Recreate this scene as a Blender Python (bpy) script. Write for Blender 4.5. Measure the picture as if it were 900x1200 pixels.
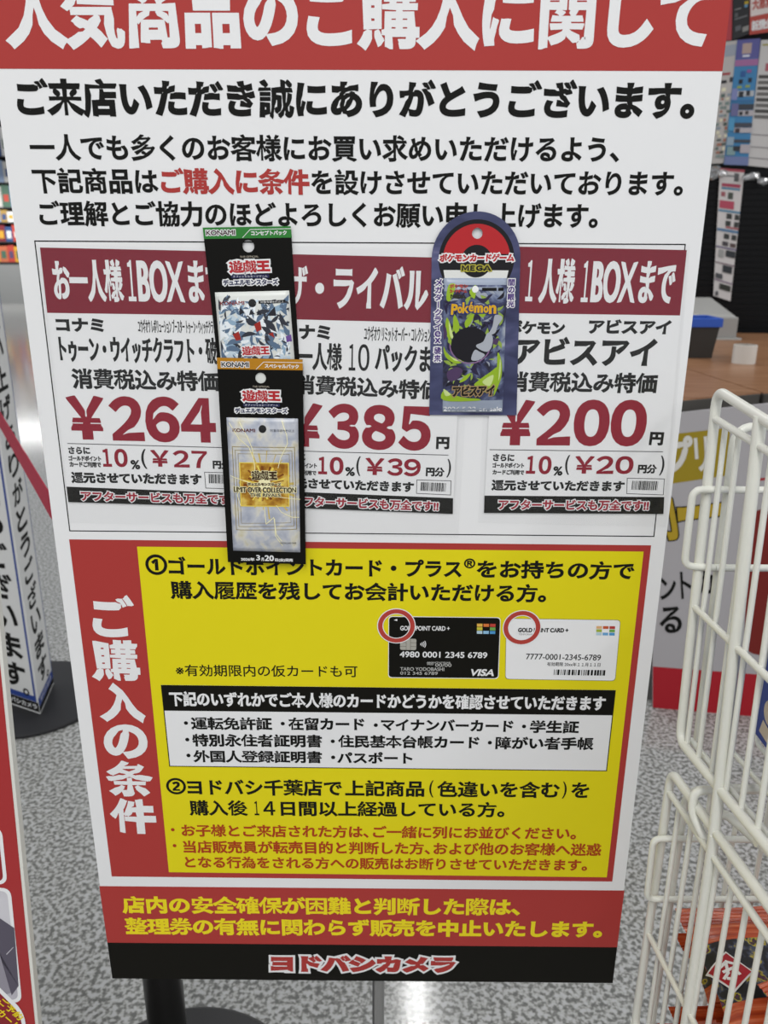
import bpy, bmesh, math, random
from mathutils import Vector, Matrix
from mathutils.bvhtree import BVHTree

S = bpy.context.scene
COL = S.collection
for o in list(bpy.data.objects):
    bpy.data.objects.remove(o)
random.seed(7)
K = 0.001          # every length below is in millimetres

# ---------------------------------------------------------------- camera
cam_data = bpy.data.cameras.new('camera')
cam = bpy.data.objects.new('camera', cam_data)
COL.objects.link(cam)
RT = Vector((0.999956, 0.008251, 0.004507)); UP = Vector((-0.006854, 0.311597, 0.95019)); FW = Vector((-0.006435, 0.950179, -0.311639))
m = Matrix.Identity(4)
for i in range(3):
    m[i][0], m[i][1], m[i][2] = RT[i], UP[i], -FW[i]
m[0][3], m[1][3], m[2][3] = 0.02873, -0.73991, 1.300
cam.matrix_world = m
cam_data.sensor_fit = 'AUTO'
cam_data.sensor_width = 36
cam_data.lens = 36 * 950 / 1200
cam_data.clip_start = 0.02
cam_data.dof.use_dof = True
cam_data.dof.focus_distance = 0.78
cam_data.dof.aperture_fstop = 9.5
S.camera = cam

# ---------------------------------------------------------------- light
world = bpy.data.worlds.new('shop_air')
S.world = world
world.use_nodes = True
world.node_tree.nodes['Background'].inputs[0].default_value = (0.93, 0.96, 1.0, 1)
world.node_tree.nodes['Background'].inputs[1].default_value = 0.6
def lamp(name, x, y, z, sx, sy, power, col=(1, 0.995, 0.985)):
    d = bpy.data.lights.new(name, 'AREA')
    d.shape = 'RECTANGLE'; d.size = sx; d.size_y = sy; d.energy = power; d.color = col
    o = bpy.data.objects.new(name, d); o.location = (x, y, z)
    COL.objects.link(o)
lamp('ceiling_lamp', -0.1, -1.9, 2.75, 0.35, 2.4, 40)
lamp('ceiling_lamp', -2.2, -1.9, 2.75, 0.35, 2.4, 34)
lamp('ceiling_lamp', 2.0, -1.9, 2.75, 0.35, 2.4, 34)
lamp('ceiling_lamp', 0.2, 2.75, 2.72, 0.09, 1.3, 15)
lamp('ceiling_lamp', 3.4, 1.2, 2.75, 0.35, 2.4, 46)
lamp('ceiling_lamp', -6.0, 2.5, 2.75, 0.35, 2.4, 110)
lamp('ceiling_lamp', -8.3, 17.2, 2.75, 3.0, 0.4, 120)
lamp('ceiling_lamp', -14.0, 12.0, 2.8, 2.4, 0.35, 200)
S.view_settings.view_transform = 'Standard'
S.view_settings.look = 'None'
S.view_settings.gamma = 1
S.view_settings.use_curve_mapping = False
S.view_settings.exposure = -0.18

# ---------------------------------------------------------------- materials
def lin(h):
    out = []
    for i in (0, 2, 4):
        c = int(h[i:i + 2], 16) / 255
        out.append(c / 12.92 if c <= 0.04045 else ((c + 0.055) / 1.055) ** 2.4)
    return out
MATS = {}
def M(h, rough=0.5, spec=0.3, metal=0.0):
    k = (h, rough, spec, metal)
    if k not in MATS:
        mt = bpy.data.materials.new('paint_' + h); mt.use_nodes = True
        b = mt.node_tree.nodes['Principled BSDF']
        b.inputs['Base Color'].default_value = (*lin(h), 1)
        b.inputs['Roughness'].default_value = rough
        b.inputs['Specular IOR Level'].default_value = spec
        b.inputs['Metallic'].default_value = metal
        MATS[k] = mt
    return MATS[k]
def noise_mat(name, cols, scale, detail=2, rough=0.4, spec=0.3, stretch=(1, 1, 1), distort=0.0, metal=0.0, bump=0.0):
    mt = bpy.data.materials.new(name); mt.use_nodes = True
    nt = mt.node_tree; b = nt.nodes['Principled BSDF']
    tc = nt.nodes.new('ShaderNodeTexCoord'); mp = nt.nodes.new('ShaderNodeMapping')
    mp.inputs['Scale'].default_value = stretch
    nz = nt.nodes.new('ShaderNodeTexNoise'); nz.inputs['Scale'].default_value = scale; nz.inputs['Detail'].default_value = detail
    nz.inputs['Distortion'].default_value = distort
    rp = nt.nodes.new('ShaderNodeValToRGB')
    e = rp.color_ramp.elements
    while len(e) < len(cols): e.new(0.5)
    for i, (p, c) in enumerate(cols):
        e[i].position = p; e[i].color = (*lin(c), 1)
    L = nt.links.new
    L(tc.outputs['Object'], mp.inputs[0]); L(mp.outputs[0], nz.inputs['Vector']); L(nz.outputs['Fac'], rp.inputs[0]); L(rp.outputs[0], b.inputs['Base Color'])
    b.inputs['Roughness'].default_value = rough; b.inputs['Specular IOR Level'].default_value = spec; b.inputs['Metallic'].default_value = metal
    if bump:
        bp = nt.nodes.new('ShaderNodeBump'); bp.inputs['Strength'].default_value = bump; bp.inputs['Distance'].default_value = 0.002
        L(nz.outputs['Fac'], bp.inputs['Height']); L(bp.outputs[0], b.inputs['Normal'])
    return mt
def film_mat(name, gloss, rough, tint=(1, 1, 1)):
    mt = bpy.data.materials.new(name); mt.use_nodes = True
    nt = mt.node_tree; out = nt.nodes['Material Output']
    nt.nodes.remove(nt.nodes['Principled BSDF'])
    t = nt.nodes.new('ShaderNodeBsdfTransparent'); t.inputs[0].default_value = (*tint, 1)
    g = nt.nodes.new('ShaderNodeBsdfGlossy'); g.inputs['Roughness'].default_value = rough
    mx = nt.nodes.new('ShaderNodeMixShader'); mx.inputs[0].default_value = gloss
    nt.links.new(t.outputs[0], mx.inputs[1]); nt.links.new(g.outputs[0], mx.inputs[2]); nt.links.new(mx.outputs[0], out.inputs[0])
    return mt
WHITE = M('e6e6e6', 0.5, 0.25); PAPER = M('e9e9e9', 0.45, 0.25)
RED = M('aa3935', 0.5, 0.22); BLACK = M('12110c', 0.5, 0.12); INK = M('171715', 0.6, 0.12)
YELLOW = M('e0d210', 0.5, 0.25); CRIMSON = M('7c1a2b', 0.5, 0.18); PRICE = M('8c1228', 0.5, 0.2)
FOOTYEL = M('ecd81e', 0.5, 0.25); WARN = M('a83a18', 0.5, 0.2)
FILM = film_mat('clear_film', 0.03, 0.18)
WIRE = M('dcdcd2', 0.38, 0.45)

# ---------------------------------------------------------------- builders
WLOC = {}
def tag(o, label, cat, group=None):
    o['label'] = label; o['category'] = cat
    if group: o['group'] = group
    return o
def thing(name, label, cat, loc=(0, 0, 0), group=None):
    o = bpy.data.objects.new(name, None); COL.objects.link(o)
    o.empty_display_size = 0.05
    o.location = [c * K for c in loc]; WLOC[o.name] = Vector(o.location)
    return tag(o, label, cat, group)
def put(name, verts, faces, mat, parent=None, frame=None, smooth=False):
    """verts in mm; one mesh object whose origin sits at its own middle"""
    vs = [Vector(v) for v in verts]
    if frame: vs = [frame @ v for v in vs]
    lo = Vector([min(v[i] for v in vs) for i in range(3)]); hi = Vector([max(v[i] for v in vs) for i in range(3)])
    c = (lo + hi) / 2
    me = bpy.data.meshes.new(name)
    me.from_pydata([(v - c) * K for v in vs], [], faces)
    me.materials.append(mat)
    if smooth:
        me.polygons.foreach_set('use_smooth', [len(p.vertices) <= 4 for p in me.polygons])
    o = bpy.data.objects.new(name, me); COL.objects.link(o)
    o.location = c * K; WLOC[o.name] = Vector(o.location)
    if parent:
        o.parent = parent
        o.matrix_parent_inverse = Matrix.Translation(-WLOC[parent.name])
    return o
def put_bm(name, bm, mat, parent=None, frame=None, smooth=False):
    bm.verts.index_update()
    v = [tuple(x.co) for x in bm.verts]; f = [[x.index for x in p.verts] for p in bm.faces]
    bm.free()
    return put(name, v, f, mat, parent, frame, smooth)
def frame(spec):
    o, u, v = [Vector(a) for a in spec]
    u.normalize(); v.normalize(); w = v.cross(u)
    f = Matrix.Identity(4)
    for i in range(3):
        f[i][0], f[i][1], f[i][2], f[i][3] = u[i], w[i], v[i], o[i]
    return f
def area(p):
    return sum(p[i][0] * p[(i + 1) % len(p)][1] - p[(i + 1) % len(p)][0] * p[i][1] for i in range(len(p))) / 2
def ccw(p):
    return list(p) if area(p) > 0 else list(reversed(p))
def circle(cx, cz, r, n=32, a0=0, a1=360):
    full = abs(a1 - a0) >= 360
    return [(cx + r * math.cos(math.radians(a0 + (a1 - a0) * i / (n if full else n - 1))), cz + r * math.sin(math.radians(a0 + (a1 - a0) * i / (n if full else n - 1)))) for i in range(n)]
def ring(cx, cz, r0, r1, n=36):
    a, b = circle(cx, cz, r0, n), circle(cx, cz, r1, n)
    return [[a[i], a[(i + 1) % n], b[(i + 1) % n], b[i]] for i in range(n)]
def rect(cx, cz, w, h, rot=0):
    c, s = math.cos(math.radians(rot)), math.sin(math.radians(rot))
    return [(cx + x * c - z * s, cz + x * s + z * c) for x, z in ((-w / 2, -h / 2), (w / 2, -h / 2), (w / 2, h / 2), (-w / 2, h / 2))]
def round_quad(q, r, n=5):
    out = []
    for i in range(len(q)):
        a, b, c = Vector(q[i - 1]), Vector(q[i]), Vector(q[(i + 1) % len(q)])
        p, s = b + (a - b).normalized() * r, b + (c - b).normalized() * r
        for k in range(n + 1):
            t = k / n
            out.append(tuple(p * (1 - t) ** 2 + b * 2 * t * (1 - t) + s * t * t))
    return out
def band(pts, w):
    """a strip of width w along a polyline"""
    out = []
    for a, b in zip(pts, pts[1:]):
        a, b = Vector(a), Vector(b); d = (b - a).normalized(); n = Vector((-d.y, d.x)) * w / 2; e = d * w * 0.4
        out.append([tuple(a - e - n), tuple(b + e - n), tuple(b + e + n), tuple(a - e + n)])
    return out
def outline(q, w):
    return band(list(q) + [q[0]], w)
def flat(name, parent, mat, y, polys, frame=None, drape=None):
    if polys and not isinstance(polys[0][0], (tuple, list)): polys = [polys]
    bm = bmesh.new()
    for i, p in enumerate(polys):
        p = ccw(p)
        bm.faces.new([bm.verts.new((x, y - (i % 30) * 0.002, z)) for x, z in p])
    if drape:
        bmesh.ops.triangulate(bm, faces=bm.faces[:])
        for _ in range(4):
            es = [e for e in bm.edges if e.calc_length() > 5]
            if not es: break
            bmesh.ops.subdivide_edges(bm, edges=es, cuts=1, use_grid_fill=False)
            bmesh.ops.triangulate(bm, faces=[f for f in bm.faces if len(f.verts) > 3])
        for v in bm.verts: v.co.y -= drape(v.co.x, v.co.z)
    return put_bm(name, bm, mat, parent, frame)
def keyhole(poly, cx, cz, r, n=20):
    poly = ccw(poly)
    i = min(range(len(poly)), key=lambda k: (poly[k][0] - cx) ** 2 + (poly[k][1] - cz) ** 2)
    a0 = math.degrees(math.atan2(poly[i][1] - cz, poly[i][0] - cx))
    c = list(reversed(circle(cx, cz, r, n, a0, a0 + 360)))
    c = [c[-1]] + c[:-1]
    return poly[:i + 1] + c + [c[0]] + poly[i:]
def sheet(name, parent, mat, yf, th, poly, hole=None, frame=None):
    """a thin board or card with a real edge, front face at yf"""
    p = keyhole(poly, *hole) if hole else ccw(poly)
    n = len(p)
    v = [(x, yf, z) for x, z in p] + [(x, yf + th, z) for x, z in p]
    f = [list(range(n)), list(range(2 * n - 1, n - 1, -1))]
    for i in range(n):
        j = (i + 1) % n
        if (Vector(v[i]) - Vector(v[j])).length > 1e-6: f.append([j, i, i + n, j + n])
    return put(name, v, f, mat, parent, frame)
GL = {}
def glyphs(text, shear, res):
    k = (text, shear, res)
    if k not in GL:
        cu = bpy.data.curves.new('type', 'FONT'); cu.body = text; cu.size = 1; cu.shear = shear; cu.resolution_u = res; cu.fill_mode = 'FRONT'
        o = bpy.data.objects.new('type', cu)
        me = o.to_mesh()
        V = [(v.co.x, v.co.y) for v in me.vertices]; F = [list(p.vertices) for p in me.polygons]
        cnt = {}
        for p in F:
            for i in range(len(p)):
                e = tuple(sorted((p[i], p[(i + 1) % len(p)]))); cnt[e] = cnt.get(e, 0) + 1
        und = {}
        for p in F:
            for i in range(len(p)):
                a, b = p[i], p[(i + 1) % len(p)]
                if cnt[tuple(sorted((a, b)))] == 1: und[a] = b
        GL[k] = (V, F, und)
        o.to_mesh_clear(); bpy.data.objects.remove(o); bpy.data.curves.remove(cu)
    return GL[k]
def letter(parent, mat, y, items, weight=0.03, grow=0.0, shear=0.0, frame=None, drape=None, name='lettering', res=5, keep=0.36):
    """printed lettering: each item (text, cx, cz, w, h, rot) fills its own box"""
    vs, fs = [], []
    if isinstance(items, tuple): items = [items]
    for text, cx, cz, w, h, rot in items:
        V, F, E = glyphs(text, shear, res)
        x0, x1 = min(v[0] for v in V), max(v[0] for v in V); z0, z1 = min(v[1] for v in V), max(v[1] for v in V)
        s = weight * min(h, w if len(text) == 1 else h)
        bw, bh = max(x1 - x0, 1e-4), max(z1 - z0, 1e-4)
        kx, kz = max(w - 2 * s, w * 0.3) / bw, max(h - 2 * s, h * 0.3) / bh
        co, si = math.cos(math.radians(rot)), math.sin(math.radians(rot))
        P = [((v[0] - (x0 + x1) / 2) * kx, (v[1] - (z0 + z1) / 2) * kz) for v in V]
        base = len(vs)
        loc = [(px, 0.0, pz) for px, pz in P]; ff = [[i for i in f] for f in F]
        t = s + grow
        if t > 1e-4:
            # stroke: grow the outline outwards, but never close a counter
            bv, bf, ed = [], [], []
            for a, b in E.items():
                ax, az = P[a]; bx, bz = P[b]; l = math.hypot(bx - ax, bz - az)
                if l < 1e-6: continue
                k = len(bv); bv += [(ax, -1, az), (bx, -1, bz), (bx, 1, bz), (ax, 1, az)]; bf.append((k, k + 1, k + 2, k + 3)); ed.append((a, b, l))
            tree = BVHTree.FromPolygons(bv, bf)
            tv = {}; nrm = {}
            for a, b, l in ed:
                ax, az = P[a]; bx, bz = P[b]; nx, nz = (bz - az) / l, -(bx - ax) / l; g = 1e9
                if keep:
                    for u in (0.12, 0.5, 0.88):
                        o3 = Vector((ax + (bx - ax) * u + nx * 1e-3, 0, az + (bz - az) * u + nz * 1e-3))
                        hit = tree.ray_cast(o3, Vector((nx, 0, nz)), 3 * t)
                        if hit[3] is not None: g = min(g, hit[3])
                te = min(t, keep * g) if keep else t
                nrm[a] = (nx, nz, b); tv[a] = min(tv.get(a, 1e9), te); tv[b] = min(tv.get(b, 1e9), te)
            for n, (a, (nx, nz, b)) in enumerate(nrm.items()):
                ax, az = P[a]; bx, bz = P[b]; ta, tb = tv[a], tv[b]; j = -0.0015 * (1 + n % 24); q = len(loc)
                loc += [(ax, j, az), (ax + nx * ta, j, az + nz * ta), (bx + nx * tb, j, bz + nz * tb), (bx, j, bz)]
                ff.append([q, q + 1, q + 2, q + 3])
                if b not in nrm: continue
                mx, mz = nrm[b][0], nrm[b][1]
                if nx * mz - nz * mx <= 0: continue
                k = tb / max(1 + nx * mx + nz * mz, 0.62); j = -0.0015 * (25 + n % 8); q = len(loc)
                loc += [(bx, j, bz), (bx + nx * tb, j, bz + nz * tb), (bx + (nx + mx) * k, j, bz + (nz + mz) * k), (bx + mx * tb, j, bz + mz * tb)]
                ff.append([q, q + 1, q + 2, q + 3])
        for px, pj, pz in loc:
            X, Z = cx + px * co - pz * si, cz + px * si + pz * co
            vs.append((X, y + pj - (drape(X, Z) if drape else 0), Z))
        fs += [[i + base for i in f] for f in ff]
    return put(name, vs, fs, mat, parent, frame)
def outlined(parent, fill, edge, y, items, weight, grow, **kw):
    a = letter(parent, edge, y, items, weight, grow, name='lettering_outline', keep=0, **kw)
    b = letter(parent, fill, y - 0.08, items, weight, **kw)
    return a, b
def fillet(pts, r, n=6):
    if r <= 0: return [Vector(p) for p in pts]
    out = [Vector(pts[0])]
    for i in range(1, len(pts) - 1):
        a, b, c = Vector(pts[i - 1]), Vector(pts[i]), Vector(pts[i + 1])
        ra = min(r, (a - b).length * 0.49, (c - b).length * 0.49)
        p, s = b + (a - b).normalized() * ra, b + (c - b).normalized() * ra
        for k in range(n + 1):
            t = k / n; out.append(p * (1 - t) ** 2 + b * 2 * t * (1 - t) + s * t * t)
    out.append(Vector(pts[-1]))
    return out
def tube(bm, pts, r, sides=12, round_r=0.0):
    pts = fillet(pts, round_r)
    pts = [pts[0], pts[0] + (pts[1] - pts[0]).normalized() * 0.3] + pts[1:-1] + [pts[-1] + (pts[-2] - pts[-1]).normalized() * 0.3, pts[-1]]
    rings = []; up = None
    for i, p in enumerate(pts):
        d = (pts[min(i + 1, len(pts) - 1)] - pts[max(i - 1, 0)]).normalized()
        if up is None: up = d.orthogonal().normalized()
        up = (up - d * up.dot(d)).normalized(); s = d.cross(up)
        rings.append([bm.verts.new(p + (up * math.cos(2 * math.pi * k / sides) + s * math.sin(2 * math.pi * k / sides)) * r) for k in range(sides)])
    for a, b in zip(rings, rings[1:]):
        for k in range(sides): bm.faces.new((a[k], a[(k + 1) % sides], b[(k + 1) % sides], b[k]))
    bm.faces.new(rings[0][::-1]); bm.faces.new(rings[-1])
def rods(name, parent, mat, lines, r, round_r=0.0, sides=12):
    bm = bmesh.new()
    for l in lines: tube(bm, l, r, sides, round_r)
    bmesh.ops.recalc_face_normals(bm, faces=bm.faces[:])
    return put_bm(name, bm, mat, parent, smooth=True)
def lathe(name, parent, mat, cx, cy, prof, n=48, frame=None):
    bm = bmesh.new(); rings = []
    for r, z in prof:
        rings.append([bm.verts.new((cx + max(r, 0.01) * math.cos(2 * math.pi * k / n), cy + max(r, 0.01) * math.sin(2 * math.pi * k / n), z)) for k in range(n)])
    for a, b in zip(rings, rings[1:]):
        for k in range(n): bm.faces.new((a[k], a[(k + 1) % n], b[(k + 1) % n], b[k]))
    bm.faces.new(rings[0][::-1]); bm.faces.new(rings[-1])
    bmesh.ops.recalc_face_normals(bm, faces=bm.faces[:])
    o = put_bm(name, bm, mat, parent, frame)
    for p in o.data.polygons: p.use_smooth = len(p.vertices) == 4 and abs(p.normal.z) < 0.95
    return o
def prism(name, parent, mat, plan, z0, z1, bevel=0.0, frame=None):
    """upright solid over a plan of (x, y)"""
    p = ccw(plan); n = len(p); bm = bmesh.new()
    a = [bm.verts.new((x, y, z0)) for x, y in p]; b = [bm.verts.new((x, y, z1)) for x, y in p]
    bm.faces.new(a[::-1]); bm.faces.new(b)
    for i in range(n): bm.faces.new((a[i], a[(i + 1) % n], b[(i + 1) % n], b[i]))
    if bevel: bmesh.ops.bevel(bm, geom=bm.edges[:], offset=bevel, segments=2, affect='EDGES', profile=0.5)
    return put_bm(name, bm, mat, parent, frame)
def box(name, parent, mat, x0, x1, y0, y1, z0, z1, bevel=0.0, frame=None):
    return prism(name, parent, mat, [(x0, y0), (x1, y0), (x1, y1), (x0, y1)], z0, z1, bevel, frame)
def pouch(name, parent, mat, yb, corners, D):
    """a sealed foil pouch on a card: returns the object and its bulge"""
    TL, TR, BR, BL = [Vector(c) for c in corners]
    c = (TL + TR + BR + BL) / 4; u = ((TR - TL) + (BR - BL)) / 2; v = ((TL - BL) + (TR - BR)) / 2
    hw, hh = u.length / 2, v.length / 2; u.normalize(); v.normalize()
    def bulge(x, z):
        p = Vector((x, z)) - c; s = min(1, abs(p.dot(u)) / hw); t = min(1, abs(p.dot(v)) / hh * 1.06)
        return D * (1 - s ** 5) ** 0.8 * (1 - t ** 8) ** 0.8 + 0.35
    nx, nz = 16, 30; vs, fs = [], []
    for j in range(nz + 1):
        for i in range(nx + 1):
            a, b = i / nx, j / nz
            p = (TL * (1 - a) + TR * a) * (1 - b) + (BL * (1 - a) + BR * a) * b
            vs.append((p.x, yb - bulge(p.x, p.y), p.y))
    for j in range(nz):
        for i in range(nx):
            k = j * (nx + 1) + i; fs.append([k, k + nx + 1, k + nx + 2, k + 1])
    rim = [i for i in range(nx + 1)] + [j * (nx + 1) + nx for j in range(1, nz + 1)] + [nz * (nx + 1) + i for i in range(nx - 1, -1, -1)] + [j * (nx + 1) for j in range(nz - 1, 0, -1)]
    b0 = len(vs)
    for k in rim: vs.append((vs[k][0], yb - 0.02, vs[k][2]))
    n = len(rim)
    for i in range(n): fs.append([rim[i], rim[(i + 1) % n], b0 + (i + 1) % n, b0 + i])
    fs.append([b0 + i for i in range(n)])
    o = put(name, vs, fs, mat, parent, smooth=True)
    return o, bulge
def barcode(parent, y, cx, cz, w, h, rot, seed, cls=INK):
    rnd = random.Random(seed); polys = []; x = -w / 2
    c, s = math.cos(math.radians(rot)), math.sin(math.radians(rot))
    unit = w / 75
    while x < w / 2 - 2 * unit:
        b = unit * rnd.choice((1, 1, 2, 3)); polys.append(rect(cx + (x + b / 2) * c, cz + (x + b / 2) * s, b, h, rot)); x += b + unit * rnd.choice((1, 1, 2))
    return flat('barcode', parent, cls, y, polys)

# ---------------------------------------------------------------- setting
floor_mat = noise_mat('speckled_vinyl', [(0.36, '6a6a67'), (0.46, '868682'), (0.54, 'aeaeaa'), (0.64, 'bababa')], 105, 1.5, 0.12, 0.5)
fl = put('floor', [(-14000, -4000, 0), (9000, -4000, 0), (9000, 24000, 0), (-14000, 24000, 0)], [[0, 1, 2, 3]], floor_mat)
fl['kind'] = 'structure'
w = box('wall_back', None, M('b9b9b6', 0.7), -14000, 9000, 24000, 24100, 0, 4600); w['kind'] = 'structure'

# ---------------------------------------------------------------- the notice sign
sign = thing('notice_sign', 'big white notice board with red bands and a yellow panel on a slim grey pole', 'sign', (0, 20, 0))
sheet('board', sign, WHITE, 0, 5, [(-297, 472.3), (297, 472.3), (297, 1556), (-297, 1556)])
rods('pole', sign, M('9a9a9a', 0.3, 0.5, 0.8), [[(19.5, 16, 12), (19.5, 16, 1500)]], 7.5)
box('base', sign, M('77777a', 0.45, 0.4, 0.3), -50, 200, -60, 100, 0, 12, 3)
hb = flat('header_band', sign, RED, -0.15, [(-297, 1436.3), (297, 1436.3), (297, 1556), (-297, 1556)])
letter(hb, WHITE, -0.3, ('人気商品のご購入に関して', 0.52,1476.08,566.6,50.23,0.06), 0.05)
letter(sign, INK, -0.2, ('ご来店いただき誠にありがとうございます。', -1.8,1415.15,559.32,29.14,-0.04), 0.05)
letter(sign, INK, -0.2, ('一人でも多くのお客様にお買い求めいただけるよう、', -28,1377.68,494.29,20.67,0.02), 0.035)
letter(sign, INK, -0.2, [('下記商品は', -222.9,1351.53,106.59,20.31,0.01), ('を設けさせていただいております。', 118.26,1351.36,314.77,20.15,0.04)], 0.035)
t = letter(sign, RED, -0.2, ('ご購入に条件', -103.99,1351.56,126.41,20.53,-0.17), 0.05); t['label'] = 'red lettering inside the black greeting'
letter(sign, INK, -0.2, ('ご理解とご協力のほどよろしくお願い申し上げます。', -34.14,1325.43,480.04,20.64,0), 0.035)
flat('frame_line', sign, INK, -0.12, outline([(-280.71,1302.8),(282.96,1302.52),(284.84,1034.36),(-281.35,1035.93)], 1.0))

cp = flat('condition_panel', sign, RED, -0.15, [(-283.05,1027.1),(283.19,1025.19),(282.76,621.28),(-282.07,621.6)])
letter(cp, WHITE, -0.3, [('ご', -248.5,944.92,42.41,46.49,-1.43), ('購', -250.56,895.41,49,46.79,-1.2), ('入', -248.77,845.8,45.84,44.65,-0.72), ('の', -249.52,798.87,46.8,42.29,0.32), ('条', -249.79,752.25,48.43,45.36,-0.68), ('件', -249.98,703.58,49.56,46.15,-0.66)], 0.06)
yp = flat('yellow_panel', sign, YELLOW, -0.25, [(-217.27,1020.06),(276.59,1018.67),(275.98,627.25),(-216.79,628.44)])
letter(yp, INK, -0.4, [('①', -200,1001.28,21.45,21.76,-0.03), ('ゴールドポイントカード・プラス', -43.95,1000.11,288.4,18.97,-0.18), ('®', 107.88,1005.04,11.12,10.52,-0.48), ('をお持ちの方で', 192.34,998.85,154,19.45,-0.29)], 0.04)
letter(yp, INK, -0.4, ('購入履歴を残してお会計いただける方。', -1.53,974.09,373.27,19.81,-0.14), 0.04)
letter(yp, INK, -0.4, ('※有効期限内の仮カードも可', -96.23,884.81,186.93,13.63,0.13), 0.012)
letter(yp, INK, -0.4, [('②', -200.01,743.4,21.48,21.08,0.03), ('ヨドバシ千葉店で', -104.25,742.73,167.75,20.81,0.13), ('上記商品', 25.91,742.97,85.73,20.77,0.03), ('(', 76.34,742.86,4.61,21.87,0.61), ('色違いを含む', 148.7,742.87,132,20.78,0.05), (')', 220.04,742.98,4.6,21.89,0.62), ('を', 237.06,742.94,19.14,19.71,-0.04)], 0.035)
letter(yp, INK, -0.4, [('購入後', -155.76,715.71,63.54,20.12,0.23), ('１', -113.95,715.84,5.14,18.43,0.63), ('４', -100.18,715.88,13.07,18.42,0.63), ('日間以上経過している方。', 34.63,716.3,244.41,20.05,0.19)], 0.035)
letter(yp, WARN, -0.4, [('・', -207.99,686.5,4.16,4.34,0.65), ('お子様とご来店された方は、', -94.99,685.85,206.86,16.53,0.08), ('ご一緒に列にお並びください。', 125.16,686.24,224.01,16.5,0.1)], 0.035)
letter(yp, WARN, -0.4, [('・', -207.54,665.06,4.19,4.41,0.66), ('当店販売員が転売目的と判断した方、', -60.67,664.1,274.73,17.12,0.18), ('および他のお客様へ迷惑', 173.51,664.74,186.05,17.1,0.17)], 0.035)
letter(yp, WARN, -0.4, ('となる行為をされる方への販売はお断りさせていただきます。', 27.53,643.31,450.52,16.41,0.13), 0.035)
idb = flat('document_list_panel', sign, WHITE, -0.35, [(-206.21,867.46),(263.67,865.76),(263.39,767.27),(-205.09,768.39)])
flat('frame_line', idb, INK, -0.45, outline([(-205.91,866.87),(263.37,865.25),(262.96,767.9),(-204.88,768.82)], 1.0))
flat('title_band', idb, BLACK, -0.47, [(-206.21,867.46),(263.67,865.76),(263.43,835.96),(-205.56,837.04)])
letter(idb, WHITE, -0.6, ('下記のいずれかでご本人様のカードかどうかを確認させていただきます', 27.86,850.72,453.32,17.7,-0.16), 0.04)
letter(idb, INK, -0.5, [('・', -183.61,822.35,4.32,4.35,0.56), ('運転免許証', -135.61,822.15,85.24,15.53,0.08), ('・', -81.66,822.63,4.31,4.34,0.56), ('在留カード', -35.8,822.56,79.89,15.49,0.27),
    ('・', 16.17,821.73,4.31,4.34,0.56), ('マイナンバーカード', 90.99,822.31,138.89,14.45,-0.25), ('・', 171.73,821.71,4.29,4.34,0.56), ('学生証', 203.68,821.51,51.36,15.51,-0.13)], 0.045)
letter(idb, INK, -0.5, [('・', -183.61,802.15,4.35,4.42,0.57), ('特別永住者証明書', -109.49,801.64,137.63,15.75,0.05), ('・', -29.37,801.61,4.34,4.4,0.58), ('住民基本台帳カード', 50.98,801.68,149.3,15.72,0.01),
    ('・', 136.82,801.6,4.33,4.4,0.58), ('障がい者手帳', 194.58,801.35,103.57,15.74,0)], 0.045)
letter(idb, INK, -0.5, [('・', -183.73,782.51,4.38,4.48,0.59), ('外国人登録証明書', -109.78,781.72,137.44,15.24,0.1), ('・', -29.3,781.75,4.37,4.47,0.59), ('パスポート', 15.21,781.68,80.1,14.36,0.13)], 0.045)
fb = flat('footer_band', sign, RED, -0.15, [(-297.73,607.89),(297.57,608.92),(297.09,526.95),(-296.84,526.13)])
letter(fb, FOOTYEL, -0.3, ('店内の安全確保が困難と判断した際は、', -46.56,583.06,455.49,25.05,0.3), 0.05)
letter(fb, FOOTYEL, -0.3, ('整理券の有無に関わらず販売を中止いたします。', 2.02,552.02,551.47,24.94,0.22), 0.05)
lb = flat('logo_band', sign, BLACK, -0.15, [(-296.84,526.13),(297.09,526.95),(296.94,472.78),(-296.59,471.86)])
outlined(lb, RED, WHITE, -0.3, ('ヨドバシカメラ', 1.06,498.19,216.76,25.2,0.22), 0.1, 2.6, shear=0.02)

# the two pictured cards on the yellow panel
def colour_grid(parent, y, q, cols, name='colour_grid'):
    for i, c in enumerate(cols):
        if not c: continue
        r, k = divmod(i, 3); TL, TR, BR, BL = [Vector(a) for a in q]
        def at(s, t): return tuple((TL * (1 - s) + TR * s) * (1 - t) + (BL * (1 - s) + BR * s) * t)
        a, b, g = k / 3, (k + 1) / 3, 0.025
        t0, t1 = r / 3, (r + 1) / 3
        flat(name, parent, M(c, 0.5, 0.2), y, [at(a + g, t0 + g), at(b - g, t0 + g), at(b - g, t1 - g), at(a + g, t1 - g)])
bc = flat('pictured_black_card', sign, BLACK, -0.5, round_quad([(29.35,946.93),(140.53,946.56),(141.59,878.55),(29.44,878.7)], 4))
flat('card_edge', bc, WHITE, -0.49, round_quad([(28.66,947.68),(141.18,947.32),(142.33,877.76),(28.74,877.9)], 4))
letter(bc, WHITE, -0.6, ('GOLD POINT CARD +', 65.53,934.58,49.85,5.13,0.06), 0.03)
letter(bc, WHITE, -0.6, ('4980 0001 2345 6789', 84.98,904.99,89.16,6.8,-0.24), 0.03)
letter(bc, M('b8b8b4'), -0.6, [('00/00', 85.14,893.19,16.58,3.92,-0.16), ('TARO YODOBASHI', 63.63,888.44,45.04,3.93,-0.1), ('012 345 6789', 60.43,883.63,38.55,3.55,-0.06), ('MONTH/YEAR', 80.7,896.09,23.54,1.76,0.04), ('VALID', 71.58,894.59,6.98,2.94,-0.29)], 0.02)
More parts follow.
